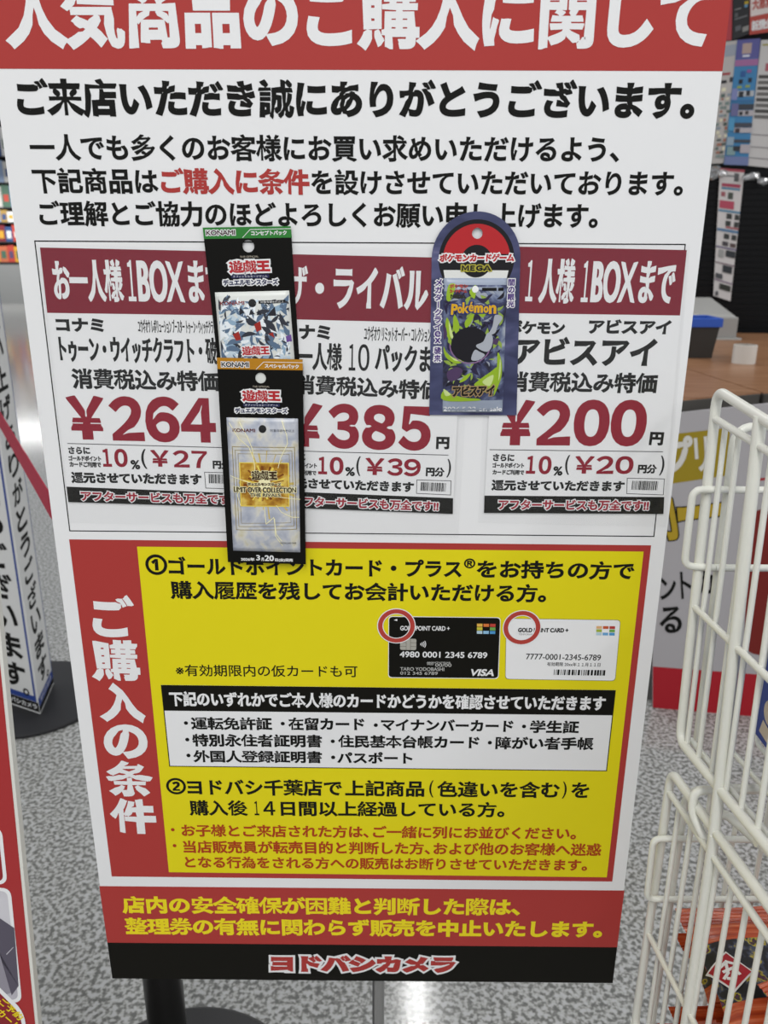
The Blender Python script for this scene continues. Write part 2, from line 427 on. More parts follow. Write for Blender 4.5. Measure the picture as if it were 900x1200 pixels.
letter(bc, WHITE, -0.6, ('VISA', 125.49,884.97,23.36,8.08,-0.2), 0.06, shear=0.22)
flat('arrow_mark', bc, WHITE, -0.6, [(34.09,943.49),(37.5,944.74),(37.53,942.29)])
flat('chip', bc, M('a9a69c', 0.3, 0.5), -0.6, round_quad([(40.73,922.92),(57.14,922.78),(57.1,910.07),(40.7,910.22)], 2))
flat('chip_line', bc, M('4c4a44'), -0.66, [b for l in ([(40.69,918.61),(46.84,918.47)], [(40.74,914.27),(46.89,914.14)], [(51.16,918.41),(57.22,918.27)], [(51.23,914.17),(57.29,914.03)], [(46.78,922.98),(46.94,910.47)], [(51.1,922.82),(51.28,910.31)]) for b in band(l, 0.35)])
cx, cz, _ = 61.57,916.77,0.87
flat('contactless_mark', bc, WHITE, -0.6, [b for r in (1.6, 3.3, 5.0, 6.6) for b in band(circle(cx - 1.5, cz, r, 7, -32, 32), 0.75)])
colour_grid(bc, -0.62, [(117.1,940.52),(136.81,940.4),(136.95,928.54),(117.49,928.66)], ['dcae4c', 'd5763a', 'bd4438', 'c6bf3c', None, '6ea450', 'b3cbd6', '8bb9d8', '4c93c8'])
wc = flat('pictured_white_card', sign, PAPER, -0.5, round_quad([(146.98,945.86),(260.79,945.04),(261.77,876.78),(149.52,877.93)], 4))
flat('card_edge', wc, M('77775a'), -0.49, round_quad([(146.53,946.33),(261.17,945.51),(262.25,876.29),(149.1,877.43)], 4))
letter(wc, INK, -0.6, ('GOLD POINT CARD +', 184.52,933.52,50.63,4.95,0.06), 0.06)
letter(wc, M('8c8c8c'), -0.6, [('TEMPORARY', 167.9,928.71,15.83,1.91,-0.19)], 0.0)
letter(wc, INK, -0.6, ('7777-0001-2345-6789', 207.06,903.46,76.07,6.62,-0.51), 0.015)
letter(wc, INK, -0.6, ('有効期限 20xx年１１月１１日', 218.16,895.18,54.43,4.51,-0.51), 0.012)
barcode(wc, -0.6, 224.77,885.92,52.42,6.31,-0.34, 3)
colour_grid(wc, -0.62, [(236.99,938.89),(256.77,938.78),(257.18,927.86),(237.58,928.08)], ['dcae7c', 'c0562f', 'b03a34', '9fb040', None, '6ea450', 'b3cbd6', '6ba4d0', '4c93c8'])
for cx, cz, r in ((36.72,936.99,18.55), (162.92,936.18,18.51)):
    rg = flat('red_ring', sign, M('b04038', 0.5, 0.2), -0.8, ring(cx, cz, r - 4.6, r))
    flat('ring_edge', rg, WHITE, -0.75, ring(cx, cz, r - 5.4, r + 0.9))

# ---------------------------------------------------------------- price cards in clear sleeves
def price_card(label, quad, head, head_txt, sleeve, black, price, small, line, bars, box_q, foot, foot_txt, seed):
    c = [sum(p[i] for p in quad) / 4 for i in (0, 1)]
    pc = thing('price_card', label, 'price card', (c[0], -0.6, c[1] - 80), 'price cards taped to the notice board')
    sheet('paper', pc, PAPER, -1.2, 0.3, quad)
    h = flat('header_band', pc, CRIMSON, -1.25, head)
    letter(h, WHITE, -1.4, head_txt, 0.03)
    for it, wt in black: letter(pc, INK, -1.3, it, wt)
    for it, wt in price: letter(pc, PRICE, -1.3, it, wt, name='price_lettering')
    letter(pc, INK, -1.3, small, 0.06)
    flat('rule_line', pc, M('3c3c3c'), -1.3, band(line, 0.7))
    flat('barcode_box', pc, M('3c3c3c'), -1.3, outline(box_q, 0.6))
    barcode(pc, -1.3, *bars, seed)
    f = flat('footer_band', pc, BLACK, -1.25, foot)
    outlined(f, M('9c1c30'), WHITE, -1.4, foot_txt, 0.045, 0.9)
    sheet('clear_sleeve', pc, FILM, -1.75, 0.1, sleeve)
    return pc
price_card('price card at the left, red 264 yen price, mostly left of the two black packs',
    [(-276.4,1297.54),(-120.7,1295.07),(-106.58,1061.13),(-278.79,1065.66)], [(-276.4,1297.54),(-120.7,1295.07),(-117.04,1240.78),(-277,1242.18)],
    [('お一人様', -237.62,1269.84,61.52,35.68,-0.4), ('１', -199.3,1270.03,6.77,34.88,-0.95), ('BOX', -173.56,1269.5,40.98,35.58,-0.94), ('まで', -133.12,1269.26,32.32,35.53,-1.01)], [(-279.02,1300.35),(-113.84,1297.92),(-100.07,1041.66),(-280.17,1044.7)],
    [([('コナミ', -249.18,1231.79,42.87,12.05,-0.4)], 0.065), ([('ユウギオウ レボリューション ブースター トゥーン・ウィッチクラフト', -161.21,1230.87,71.91,12.38,-0.29)], 0.012), ([('トゥーン・ウイッチクラフト・破械', -194.05,1210.13,152.04,23.71,-0.69)], 0.03),
     ([('消費税込み特価', -194.64,1182.94,134.26,18.78,-0.83)], 0.045), ([('円', -118.83,1130.29,11.95,11.41,-1.58)], 0.06)],
    [([('￥', -252.62,1147.6,36.62,41.22,-0.9), ('２', -214.78,1146.95,30.67,41.97,-0.85), ('６', -182.15,1146.35,31.62,43.14,-0.81), ('４', -148.91,1145.83,32.49,41.89,-0.78)], 0.078), ([('１', -237.29,1109.57,8.38,17.49,-0.19), ('０', -224.04,1109.45,12.49,17.9,-0.38)], 0.07), ([('￥', -187.43,1109.32,17.7,16.21,-0.96), ('２', -167.12,1108.96,15.04,16.62,-1.2), ('７', -150.29,1108.41,14.63,16.62,-1.89)], 0.05)],
    [('さらに', -262.67,1116.51,20.33,7.05,-0.32), ('ゴールドポイント', -258.17,1108.9,30.62,5.01,-0.55), ('カードご利用で', -258.42,1102.91,29.89,5.37,-0.58), ('%', -211.04,1103.06,8.88,9.2,-0.69), ('(', -202.56,1108.6,4.84,19.14,0.38), ('円分', -129.52,1103.48,16.84,8.34,-1.03), (')', -116.08,1106.69,4.03,18.28,0.38), ('還元させていただきます', -211.32,1089.54,123.86,10.99,-0.58)],
    [(-272.71,1123.14),(-114.99,1119.82)], (-129.96,1089.47,25.12,8.85,-1.53), [(-146.17,1096.07),(-110.6,1095.48),(-109.77,1079.47),(-145.95,1080.49)], [(-278.79,1081.01),(-107.54,1075.24),(-106.58,1061.13),(-278.79,1065.66)],
    [('アフターサービスも万全です!!', -191.78,1070.68,148.32,10.55,-1.02)], 11)
price_card('price card in the middle, red 385 yen price, between black packs and rounded pack',
    [(-75.42,1293.29),(93.23,1290.38),(89.79,1056.25),(-77.03,1061.77)], [(-75.42,1293.29),(93.23,1290.38),(92.17,1234.82),(-76.04,1238.03)],
    [('ザ', -54.26,1266.75,20.3,33.35,-1.77), ('・', -33.82,1264.49,7.9,9.44,-2.35), ('ライバル', 20.15,1264.94,83.46,36.27,-1.21), ('ズ', 75.05,1263.03,20.32,36.32,-1.77)], [(-78.87,1299.84),(101.11,1297.84),(95.84,1031.71),(-77.14,1035.7)],
    [([('コナミ', -46.25,1226.61,42.07,12.76,-0.72)], 0.065), ([('ユウギオウ リミットオーバー・コレクション ザ・ライバルズ', 45.74,1225.04,81.37,13.51,-1.02)], 0.012), ([('お一人様', -41,1205.07,52.49,24.46,-1.35), ('１', -5.73,1204.42,6.02,23.69,-1.14), ('０', 4.84,1204.25,10.19,24.08,-0.54), ('パックまで', 47.22,1203.27,64.4,23.71,-1.72)], 0.03),
     ([('消費税込み特価', 7.99,1177.33,133.56,17.98,-2.18)], 0.045), ([('円', 78.2,1125.77,12.35,11.83,-0.77)], 0.06)],
    [([('￥', -51.15,1142.05,36.46,41.1,-1.54), ('３', -14.07,1140.96,28.86,42.73,-1.56), ('８', 18.67,1140.03,31.24,42.75,-1.41), ('５', 52.28,1139.2,29.34,41.96,-1.21)], 0.078), ([('１', -34.25,1103.37,8.46,17.05,-1.31), ('０', -21.09,1103.09,13.05,17.47,-1.08)], 0.07), ([('￥', 14.9,1102.75,18.2,16.63,-1.19), ('３', 33.98,1102.33,14.49,17.05,-1.26), ('９', 50.24,1101.86,15.79,17.06,-1.73)], 0.05)],
    [('さらに', -60.38,1111.82,20.07,7.02,-0.8), ('ゴールドポイント', -55.15,1103.52,31.09,4.99,-0.84), ('カードご利用で', -55.59,1096.35,30.69,4.85,-0.86), ('%', -8.49,1097.67,9.2,8.77,-1.69), ('(', -0.59,1103.06,3.95,19.13,-2.03), ('円分', 71.78,1097.84,17.5,8.93,-1.53), (')', 84.73,1101.47,3.79,17.9,-2.13), ('還元させていただきます', -10.17,1084.6,124.39,10.64,-1.74)],
    [(-75.03,1117.69),(83.51,1114.21)], (70.64,1083.14,24.36,8.45,-2.19), [(54.71,1089.89),(86.99,1089.27),(87.08,1075.24),(54.53,1076.63)], [(-78.08,1078),(89.54,1072.11),(89.79,1056.25),(-77.03,1061.77)],
    [('アフターサービスも万全です!!', 6.54,1066.14,138.96,10.54,-1.78)], 12)
price_card('price card at the right, red 200 yen price, behind the rounded pack',
    [(120.95,1300.39),(284.47,1297.97),(291.13,1057.7),(119.46,1059.48)], [(120.95,1300.39),(284.47,1297.97),(285.07,1242.79),(119.49,1244.22)],
    [('１', 150.61,1271.64,6.29,34.63,-1.04), ('人様', 174.5,1271.47,31.06,37.54,-1.05), ('１', 199.3,1271.2,6.13,34.68,-0.4), ('BOX', 224.05,1270.92,38.88,35.44,-0.57), ('まで', 261.92,1270.81,30.97,35.49,-1.06)], [(114.84,1304.92),(286.68,1302.19),(295.06,1044.57),(114.22,1047.59)],
    [([('ポケモン', 158.75,1231.81,50.77,11.95,-0.54), ('アビスアイ', 241.69,1232.81,73.06,12.71,-0.22)], 0.065), ([('アビスアイ', 203.13,1210.8,128.73,25.12,-0.19)], 0.05),
     ([('消費税込み特価', 203.26,1182.96,136.73,18.71,-0.32)], 0.045), ([('円', 276.48,1131.2,12.95,12.64,-1.43)], 0.06)],
    [([('￥', 145.26,1145.41,34.17,42.58,0.09), ('２', 180.64,1145.47,31.86,42.6,0.07), ('０', 215.17,1145.53,33.1,43.84,0.08), ('０', 249.32,1145.58,33.16,43.88,0.08)], 0.078), ([('１', 161.66,1105.39,8.75,17.44,-0.7), ('０', 174.87,1105.19,12.04,17.86,-0.8)], 0.07), ([('￥', 211.71,1105.68,18.43,17.04,0.13), ('２', 231.25,1105.73,16.18,17.46,0.09), ('０', 249.28,1105.69,16.97,17.47,0.1)], 0.05)],
    [('さらに', 135.6,1112.25,20.02,7.02,-0.57), ('ゴールドポイント', 140.39,1104.83,29.7,4.98,-0.26), ('カードご利用で', 140.75,1098.01,29.78,5.01,-0.25), ('%', 187.3,1099.58,8.85,9.18,-0.69), ('(', 195.7,1105.45,4.01,19.11,0.38), ('円分', 270.95,1102.1,17.65,8.77,-0.42), (')', 284.61,1105.47,4,19.16,0.38), ('還元させていただきます', 188.37,1085.18,125.8,10.64,-0.14)],
    [(122.46,1119.72),(283.52,1118.81)], (270.64,1085.91,25.05,8.88,-0.76), [(253.09,1092.93),(288.06,1092.5),(288.85,1076.74),(254.08,1077.77)], [(119.2,1074.87),(290.06,1074.63),(291.13,1057.7),(119.54,1057.58)],
    [('アフターサービスも万全です!!', 204.7,1066.14,143.33,10.81,0.03)], 13)

# ---------------------------------------------------------------- hanging packs
GRP = 'hanging card packs fixed to the notice board'
CARD_BLACK = M('0c0b08', 0.45, 0.15)
LOGO_RED = M('b3222a', 0.45, 0.3); NAVY = M('20244c', 0.45, 0.3)
def soft(q, n=4):
    out = []; m = len(q)
    for i in range(m):
        p0, p1, p2, p3 = [Vector(q[(i + k) % m]) for k in (-1, 0, 1, 2)]
        for k in range(n):
            t = k / n
            out.append(tuple(0.5 * (2 * p1 + (p2 - p0) * t + (2 * p0 - 5 * p1 + 4 * p2 - p3) * t * t + (3 * p1 - p0 - 3 * p2 + p3) * t ** 3)))
    return out
def shards(parent, c, ux, uz, mats, n, seed, smin, smax, y, drape, lim):
    rnd = random.Random(seed); groups = {k: [] for k in range(len(mats))}
    for i in range(n):
        px, pz = c[0] + rnd.uniform(-1, 1) * ux, c[1] + rnd.uniform(-1, 1) * uz
        a = rnd.uniform(0, 2 * math.pi); l = rnd.uniform(smin, smax); b = rnd.uniform(0.18, 0.4) * l; cu = rnd.uniform(-0.5, 0.5) * l
        pts = []
        for s in range(7):
            t = s / 6; pts.append((t * l - l / 2, b * math.sin(math.pi * t) ** 0.8 * 0.5 + cu * math.sin(math.pi * t) * 0.5))
        for s in range(5, 0, -1):
            t = s / 6; pts.append((t * l - l / 2, -b * math.sin(math.pi * t) * 0.5 + cu * math.sin(math.pi * t) * 0.5))
        q = [(px + x * math.cos(a) - z * math.sin(a), pz + x * math.sin(a) + z * math.cos(a)) for x, z in pts]
        q = [(min(max(x, lim[0]), lim[1]), min(max(z, lim[2]), lim[3])) for x, z in q]
        if abs(area(q)) > 0.5: groups[rnd.randrange(len(mats))].append(q)
    for k, q in groups.items():
        if q: flat('artwork', parent, mats[k], y - 0.012 * k, q, drape=drape)

# pack with the green strip
p1 = thing('hanging_card_pack', 'upper black hanging pack with a green strip and pale blue pouch', 'card pack', (-112, -2, 1180), GRP)
sheet('backing_card', p1, CARD_BLACK, -2.4, 0.5, [(-133.4,1314.45),(-57.55,1315.95),(-50.57,1124.57),(-123.24,1121.65)], (-94.8,1299.49,5.18))
hs = flat('header_strip', p1, M('2f7d33', 0.4, 0.3), -2.45, [(-133.4,1314.45),(-57.55,1315.95),(-56.88,1306.65),(-132.98,1305.2)])
outlined(hs, M('3a1f1f'), WHITE, -2.55, ('KONAMI', -118.19,1310.38,25.06,4.18,1.05), 0.05, 0.6)
letter(hs, WHITE, -2.6, ('コンセプトパック', -76.54,1310.36,30.78,3.9,1.16), 0.05)
flat('strip_line', hs, WHITE, -2.55, band([(-99.32,1306.53),(-92.67,1313.03),(-57.38,1313.94)], 0.5))
ttl = ('遊戯王', -94.48,1282.66,35.84,10.34,2.09)
outlined(p1, LOGO_RED, WHITE, -2.55, ttl, 0.07, 1.3)
pl = flat('title_pill', p1, NAVY, -2.5, round_quad([(-111.1,1275.58),(-77.6,1276.17),(-77.65,1273.16),(-111.11,1272.56)], 1.2))
letter(pl, WHITE, -2.6, ('オフィシャルカードゲーム', -94.38,1274.37,30.15,1.87,0.82), 0.0)
outlined(p1, NAVY, WHITE, -2.55, ('デュエルモンスターズ', -94.17,1269.48,48.39,5.05,1.3), 0.06, 0.9)
letter(p1, M('b9b0a0'), -2.5, ('THE OFFICIAL', -94.46,1290.75,16.35,1.56,1.26), 0.0)
pp, B1 = pouch('pouch', p1, M('d9dbd6', 0.28, 0.5), -2.4, [(-126.1,1260.6),(-60.55,1262.52),(-54.14,1131.53),(-122.4,1129.47)], 3.4)
yy = -2.5
_q1 = [(-123.35,1258.32),(-61.02,1260.08),(-56.37,1188.42),(-122.21,1186.5)]
LIM1 = (_q1[0][0], _q1[1][0], _q1[2][1], _q1[1][1])
_c = (-91.71,1227.61,0.76)
shards(pp, _c[:2], 33, 27, [M('c3d2dc', 0.35), M('8ea9bf', 0.35), M('e8edf0', 0.35), M('5b7088', 0.35), M('33363f', 0.35)], 230, 5, 4, 17, yy, B1, LIM1)
for q in [[(-111.65,1224.52),(-106.17,1227.53),(-104.26,1220.07),(-108.88,1219.29)], [(-92.21,1233.55),(-86.77,1236.54),(-85.57,1229.13),(-90.23,1226.87)], [(-79.64,1225.44),(-75.77,1226.95),(-74.45,1221.73)]]:
    flat('artwork', pp, M('9c2a22', 0.4), yy - 0.11, q, drape=B1)
for q in [[(-104.35,1248.22),(-100.04,1243.84),(-104.69,1241.61)], [(-94.62,1246.8),(-91.05,1242.42),(-96.37,1241.65)], [(-87.83,1246.84),(-85.03,1241.71),(-89.57,1241.69)], [(-73.42,1249.11),(-72.21,1241.04),(-80.53,1241)]]:
    flat('artwork', pp, M('23242c', 0.4), yy - 0.11, q, drape=B1)
flat('artwork', pp, M('6c4b93', 0.4), yy - 0.2, [(-64.49,1223.28),(-59.87,1224.8),(-59.3,1218.81),(-63.9,1218.04)], drape=B1)
letter(pp, M('7c1f1f'), yy - 0.12, ('KONAMI', -110.96,1251.62,21.58,3.22,1.84), 0.05, drape=B1)
cx, cz, r = -93.18,1251.74,3.46
flat('hang_hole', pp, M('101012'), yy - 0.12, circle(cx, cz, r), drape=B1)
flat('age_mark', pp, INK, yy - 0.1, rect(-75.72,1252.96,23.73,2.63,2.05), drape=B1)
letter(pp, WHITE, yy - 0.16, ('対象年齢9才以上', -75.72,1252.96,20.71,1.75,1.9), 0.0, drape=B1)
outlined(pp, LOGO_RED, WHITE, yy - 0.12, ('遊戯王', -91.72,1210.65,24.56,7.95,1.73), 0.06, 0.9, drape=B1)

# pack with the gold strip
p2 = thing('hanging_card_pack', 'lower black hanging pack with a gold strip and silver lightning pouch', 'card pack', (-104, -7, 1080), GRP)
sheet('backing_card', p2, CARD_BLACK, -7.0, 0.5, [(-126.93,1204.35),(-49.9,1203.03),(-52.12,1005.51),(-127.92,1007.24)], (-88.32,1186.23,4.86))
hs = flat('header_strip', p2, M('b57c14', 0.4, 0.3), -7.05, [(-126.93,1204.35),(-49.9,1203.03),(-49.85,1193.36),(-126.85,1194.14)])
outlined(hs, M('261d1a'), WHITE, -7.15, ('KONAMI', -110.77,1198.21,24.58,4.58,-0.39), 0.05, 0.6)
letter(hs, WHITE, -7.2, ('スペシャルパック', -68.73,1196.92,30.72,3.82,-0.81), 0.05)
flat('strip_line', hs, WHITE, -7.15, band([(-91.9,1194.19),(-84.94,1200.63),(-49.67,1200.22)], 0.5))
outlined(p2, LOGO_RED, WHITE, -7.15, ('遊戯王', -88.28,1170.11,34.74,10.39,-0.17), 0.07, 1.2)
pl = flat('title_pill', p2, NAVY, -7.1, round_quad([(-105.22,1163.12),(-71.7,1163.01),(-71.81,1160.02),(-105.37,1160.13)], 1.2))
letter(pl, WHITE, -7.2, ('オフィシャルカードゲーム', -88.53,1161.53,30.42,1.89,-0.1), 0.0)
outlined(p2, NAVY, WHITE, -7.15, ('デュエルモンスターズ', -88.93,1156.56,48.07,4.74,-0.12), 0.06, 0.9)
letter(p2, M('b9b0a0'), -7.1, ('THE OFFICIAL', -88.19,1178.43,15.49,1.55,-0.24), 0.0)
silver = noise_mat('silver_mottle', [(0.3, '9aa0b0'), (0.48, 'b9bcc4'), (0.6, 'cfcdc4'), (0.75, 'c2b98e')], 70, 4, 0.25, 0.5, distort=0.4)
pp, B2 = pouch('pouch', p2, silver, -7.0, [(-121.17,1150),(-55.51,1149.3),(-57.04,1018.06),(-121.92,1019.33)], 3.4)
yy = -7.1
gold = M('8d7a3c', 0.35); amber = M('a06a1c', 0.35); glow = M('e7cf57', 0.35); pale = M('f3ecbc', 0.35)
flat('artwork', pp, gold, yy, outline([(-116.95,1123.12),(-59.32,1122.84),(-59.69,1042.42),(-117.27,1041.56)], 0.55) + outline([(-114.36,1119.89),(-61.78,1119.67),(-62.03,1045.85),(-114.64,1045.03)], 0.45) + outline([(-111.76,1116.66),(-64.26,1116.4),(-64.78,1049.27),(-112.02,1048.49)], 0.35), drape=B2)
flat('artwork', pp, noise_mat('amber_glow', [(0.35, '8c5a18'), (0.5, 'b98a2c'), (0.65, 'd8bb5c')], 90, 3, 0.3), yy - 0.02, [(-110.61,1108.1),(-65.33,1107.83),(-66.03,1065.9),(-111.39,1065.83)], drape=B2)
cx, cz, _ = -88.17,1087.6,0.8
rays = []
rnd = random.Random(3)
for i in range(34):
    a = i * 2 * math.pi / 34 + rnd.uniform(-0.05, 0.05); l = rnd.uniform(14, 21); d = rnd.uniform(0.025, 0.07)
    rays.append([(cx, cz), (cx + l * math.cos(a - d), cz + l * 0.92 * math.sin(a - d)), (cx + l * math.cos(a + d), cz + l * 0.92 * math.sin(a + d))])
for i in range(22):
    a = i * 2 * math.pi / 22 + rnd.uniform(-0.1, 0.1); l = rnd.uniform(24, 37); d = rnd.uniform(0.012, 0.04)
    flat('artwork', pp, M('c9b265', 0.35), yy - 0.01, [(cx, cz), (cx + l * 0.85 * math.cos(a - d), cz + l * math.sin(a - d)), (cx + l * 0.85 * math.cos(a + d), cz + l * math.sin(a + d))], drape=B2)
flat('artwork', pp, glow, yy - 0.04, rays[::2], drape=B2); flat('artwork', pp, M('7a4210', 0.35), yy - 0.04, rays[1::2], drape=B2)
flat('artwork', pp, pale, yy - 0.12, circle(cx, cz, 6, 24), drape=B2)
flat('artwork', pp, glow, yy - 0.1, outline([(-110.61,1108.1),(-65.33,1107.83),(-66.03,1065.9),(-111.39,1065.83)], 0.9), drape=B2)
for l in ([(-118.9,1145.15),(-110.24,1130.82),(-101.17,1122.81),(-97.02,1109.82),(-96.67,1099.97)], [(-109.46,1146),(-102.29,1132.48),(-98.08,1121.21),(-97.67,1113.09)], [(-70.32,1147.04),(-66.05,1134.31),(-65.52,1126.28),(-72.29,1113.26),(-75.02,1103.41)], [(-89.35,1064.89),(-88.43,1047.81),(-80.84,1054.73),(-79.04,1037.51),(-74.38,1030.59)], [(-77.97,1066.67),(-73.36,1059.9),(-63.79,1054.85),(-57.32,1054.04)], [(-120.08,1094.85),(-107.49,1090.79),(-96.47,1086.71)], [(-111.93,1066.42),(-114.64,1076.54),(-110.19,1084.94)], [(-76.05,1075.12),(-64.82,1073.52),(-56.01,1071.9)], [(-80.1,1053.02),(-79.92,1035.77),(-73.74,1025.35)]):
    flat('lightning', pp, pale, yy - 0.13, band(l, 0.6), drape=B2)
letter(pp, M('5c2424'), yy - 0.12, ('KONAMI', -105.41,1138.58,20.95,3.2,-0.29), 0.04, drape=B2)
cx, cz, r = -88.21,1139.88,3.53
flat('hang_hole', pp, M('101012'), yy - 0.14, circle(cx, cz, r), drape=B2)
letter(pp, M('55565c'), yy - 0.12, ('対象年齢9才以上', -70.03,1138.45,22.35,2.56,-0.46), 0.0, drape=B2)
outlined(pp, M('3f2a12'), pale, yy - 0.15, [('遊戯王', -88.06,1096.07,23.95,9.11,-0.4), ('デュエルモンスターズ', -88.5,1087.47,31.41,3.34,-0.06)], 0.08, 0.3, drape=B2)
outlined(pp, M('33260f'), pale, yy - 0.15, [('LIMIT OVER COLLECTION', -88.38,1081.84,58.86,5.53,-0.42), ('THE RIVALS', -88.05,1076.89,28.97,3.37,-0.26)], 0.06, 0.4, drape=B2)
letter(pp, INK, yy - 0.14, ('OFFICIAL CARD GAME', -68.31,1028.23,15.59,1.75,-0.53), 0.0, drape=B2)
letter(p2, WHITE, -7.1, [('2026年', -108.41,1010.38,13.27,3.56,-0.71), ('3', -98.21,1012.06,3.81,5.69,-0.89), ('月', -94.01,1010.4,2.74,3.56,-1.42), ('20', -87.36,1011.7,8.95,6.05,-1.26), ('日(金)発売', -73.17,1009.67,17.42,3.74,-1.02)], 0.05)

# pack with the rounded top
p3 = thing('hanging_card_pack', 'purple-blue hanging pack with a rounded top and lime green pouch', 'card pack', (82, -2, 1200), GRP)
cx, cz, r = 102.51,1290.1,38.45
q = [(145.33,1152.7),(64.96,1152.44)]
arch = circle(cx, cz, r, 28, 0, 180)
blue = noise_mat('violet_foil', [(0.3, '2a2b4a'), (0.5, '424668'), (0.62, '56577c'), (0.8, '85829e')], 16, 3, 0.3, 0.4, (1, 1, 2.2), 0.8)
hole = (102.84,1310.83,4.54)
body = [q[1], q[0]] + arch
sheet('backing_card', p3, blue, -2.4, 0.5, body, hole)
bx, bz, br = 102.91,1289.4,32.77
em = flat('round_emblem', p3, M('17161a', 0.4), -2.46, keyhole(circle(bx, bz, br, 60, -30, 210), *hole))
r1 = br - 3.6
flat('red_half', em, M('b5262b', 0.4), -2.52, keyhole(circle(bx, bz, r1, 40, 9, 171), *hole))
flat('white_half', em, M('dfe0dc', 0.4), -2.52, [(bx - r1 * 0.972, bz - 9), (bx + r1 * 0.972, bz - 9), (bx + r1 * 0.87, bz - 24), (bx - r1 * 0.87, bz - 24)])
flat('centre_disc', em, M('17161a', 0.4), -2.58, circle(bx, bz - 1.5, 13.6, 40))
outlined(p3, M('b8262c', 0.4), WHITE, -2.7, ('ポケモンカードゲーム', 103.15,1290.82,64.68,6.78,0.64), 0.07, 1.0, shear=0.08)
outlined(p3, M('17161a', 0.4), M('b0a83c'), -2.85, [('Ｍ', 93.49,1282.12,6.31,4.56,0.27), ('Ｅ', 99.8,1282.15,4.08,4.56,0.27), ('Ｇ', 105.66,1282.18,5.71,4.7,0.27), ('Ａ', 112.49,1282.21,6.6,4.56,0.27)], 0.09, 0.9)
PUR = M('4a2c78', 0.45)
items = [
    ('メ', 70.75,1269.99,6.27,5.76,0.28), ('ガ', 70.76,1263.79,6.29,5.79,0.28), ('ダ', 70.77,1257.4,6.31,5.82,0.29), ('|', 70.78,1251.13,1.05,5.49,0.29), ('ク', 70.72,1244.53,6.04,5.89,0.29), ('ラ', 70.73,1238.18,5.91,5.92,0.3), ('イ', 70.81,1231.95,6.07,5.95,0.3),
    ('e', 70.89,1225.77,5.33,5.23,0.31), ('x', 71.03,1220,5.34,4.81,0.31), ('襲', 71.03,1211.09,6.43,6.36,0.32), ('来', 71.2,1204.11,6.45,6.4,0.32)]
outlined(p3, PUR, WHITE, -2.6, items, 0.05, 0.75)
outlined(p3, PUR, WHITE, -2.6, [('闇', 134.25,1270.3,5.82,5.76,0.28), ('の', 134.47,1264.03,5.76,5.5,0.28), ('眼', 134.6,1258.01,5.85,5.82,0.29), ('光', 134.77,1252.04,5.86,5.56,0.29)], 0.05, 0.75)
pp, B3 = pouch('pouch', p3, M('9aa4b6', 0.25, 0.5), -2.4, [(75.08,1273.68),(130.06,1273.94),(132.06,1155.41),(77.09,1155.07)], 3.4)
yy = -2.5
flat('artwork', pp, noise_mat('night_foil', [(0.35, '1d1a2c'), (0.5, '3a3f62'), (0.6, '6f7a96'), (0.72, 'a6adb9')], 60, 4, 0.28, 0.5, distort=1.0), yy, [(75.13,1267.96),(130.06,1268.23),(132.34,1167),(76.9,1166.67)], drape=B3)
_q3 = [(75.47,1266.53),(128.28,1266.78),(132.54,1167.79),(77.35,1167.46)]
shards(pp, (102.98,1218.19,0.76)[:2], 23, 45, [M('1b1824', 0.35), M('4b5070', 0.35), M('9aa0ac', 0.35), M('8fa846', 0.35), M('2a2440', 0.35)], 150, 8, 4, 13, yy - 0.01, B3, (_q3[0][0], _q3[1][0], _q3[2][1], _q3[0][1]))
LIME = M('93b32a', 0.35); LIME2 = M('c5d68a', 0.35); DK = M('19171d', 0.3); SIL = M('a9adb5', 0.3)
for q in [[(78.75,1240.35),(82.81,1230.77),(82.35,1221.08),(90.25,1212.11),(84.01,1216.59),(79.22,1224.05),(77.45,1232.96)], [(84.69,1243.32),(89.5,1234.51),(88.28,1225.59),(84.31,1231.52)], [(94.69,1237.49),(102.7,1244.88),(100.02,1236.04),(95.65,1231.58)], [(105.7,1244.9),(114.6,1247.87),(110.4,1240.52)], [(76.43,1215.04),(79.65,1209.03),(87.44,1204.53),(96.68,1203.06),(87.59,1199.96),(78.21,1205.99)], [(124.68,1210.03),(128.91,1201.72),(129.51,1189.49),(126.88,1180.21),(122.68,1170.86),(124.9,1189.46)], [(108.14,1184.74),(118.6,1192.5),(126.06,1197.13),(125.19,1183.3),(117.89,1173.95),(105.24,1180.09)], [(77.52,1175.27),(85.37,1172.2),(97.12,1169.14),(108.81,1168.43),(108.89,1166.47),(77.77,1166.28)], [(96.4,1189.3),(101.71,1191.63),(97.31,1185.45),(91.22,1183.1)], [(79.45,1267.98),(85.41,1268.01),(81.33,1254.99),(77.54,1256.42)], [(97.53,1262.31),(103.27,1268.1),(102.24,1256.55)]]:
    flat('artwork', pp, LIME, yy - 0.2, soft(q), drape=B3)
for q in [[(80.35,1237.41),(83.69,1227.05),(85.44,1219.6),(81.46,1225.55)], [(77.26,1212.79),(84.36,1205.27),(93.62,1203.04),(85.96,1203)], [(127.23,1204.75),(128.52,1194.09),(126.66,1184.85)], [(112.03,1184),(121.78,1190.21),(119.15,1180.17)], [(77.48,1176.82),(83.82,1172.19),(79.21,1170.6)]]:
    flat('artwork', pp, LIME2, yy - 0.26, soft(q), drape=B3)
ex, ez, er = 99.9,1216.79,13.68
flat('artwork', pp, DK, yy - 0.3, [(ex + 17 * math.cos(a / 20 * math.pi), ez + 15.5 * math.sin(a / 20 * math.pi)) for a in range(40)], drape=B3)
flat('artwork', pp, M('8d6a92', 0.3), yy - 0.34, band([(ex + 18 * math.cos(a / 20 * math.pi), ez + 16.4 * math.sin(a / 20 * math.pi)) for a in range(20, 40)], 0.9), drape=B3)
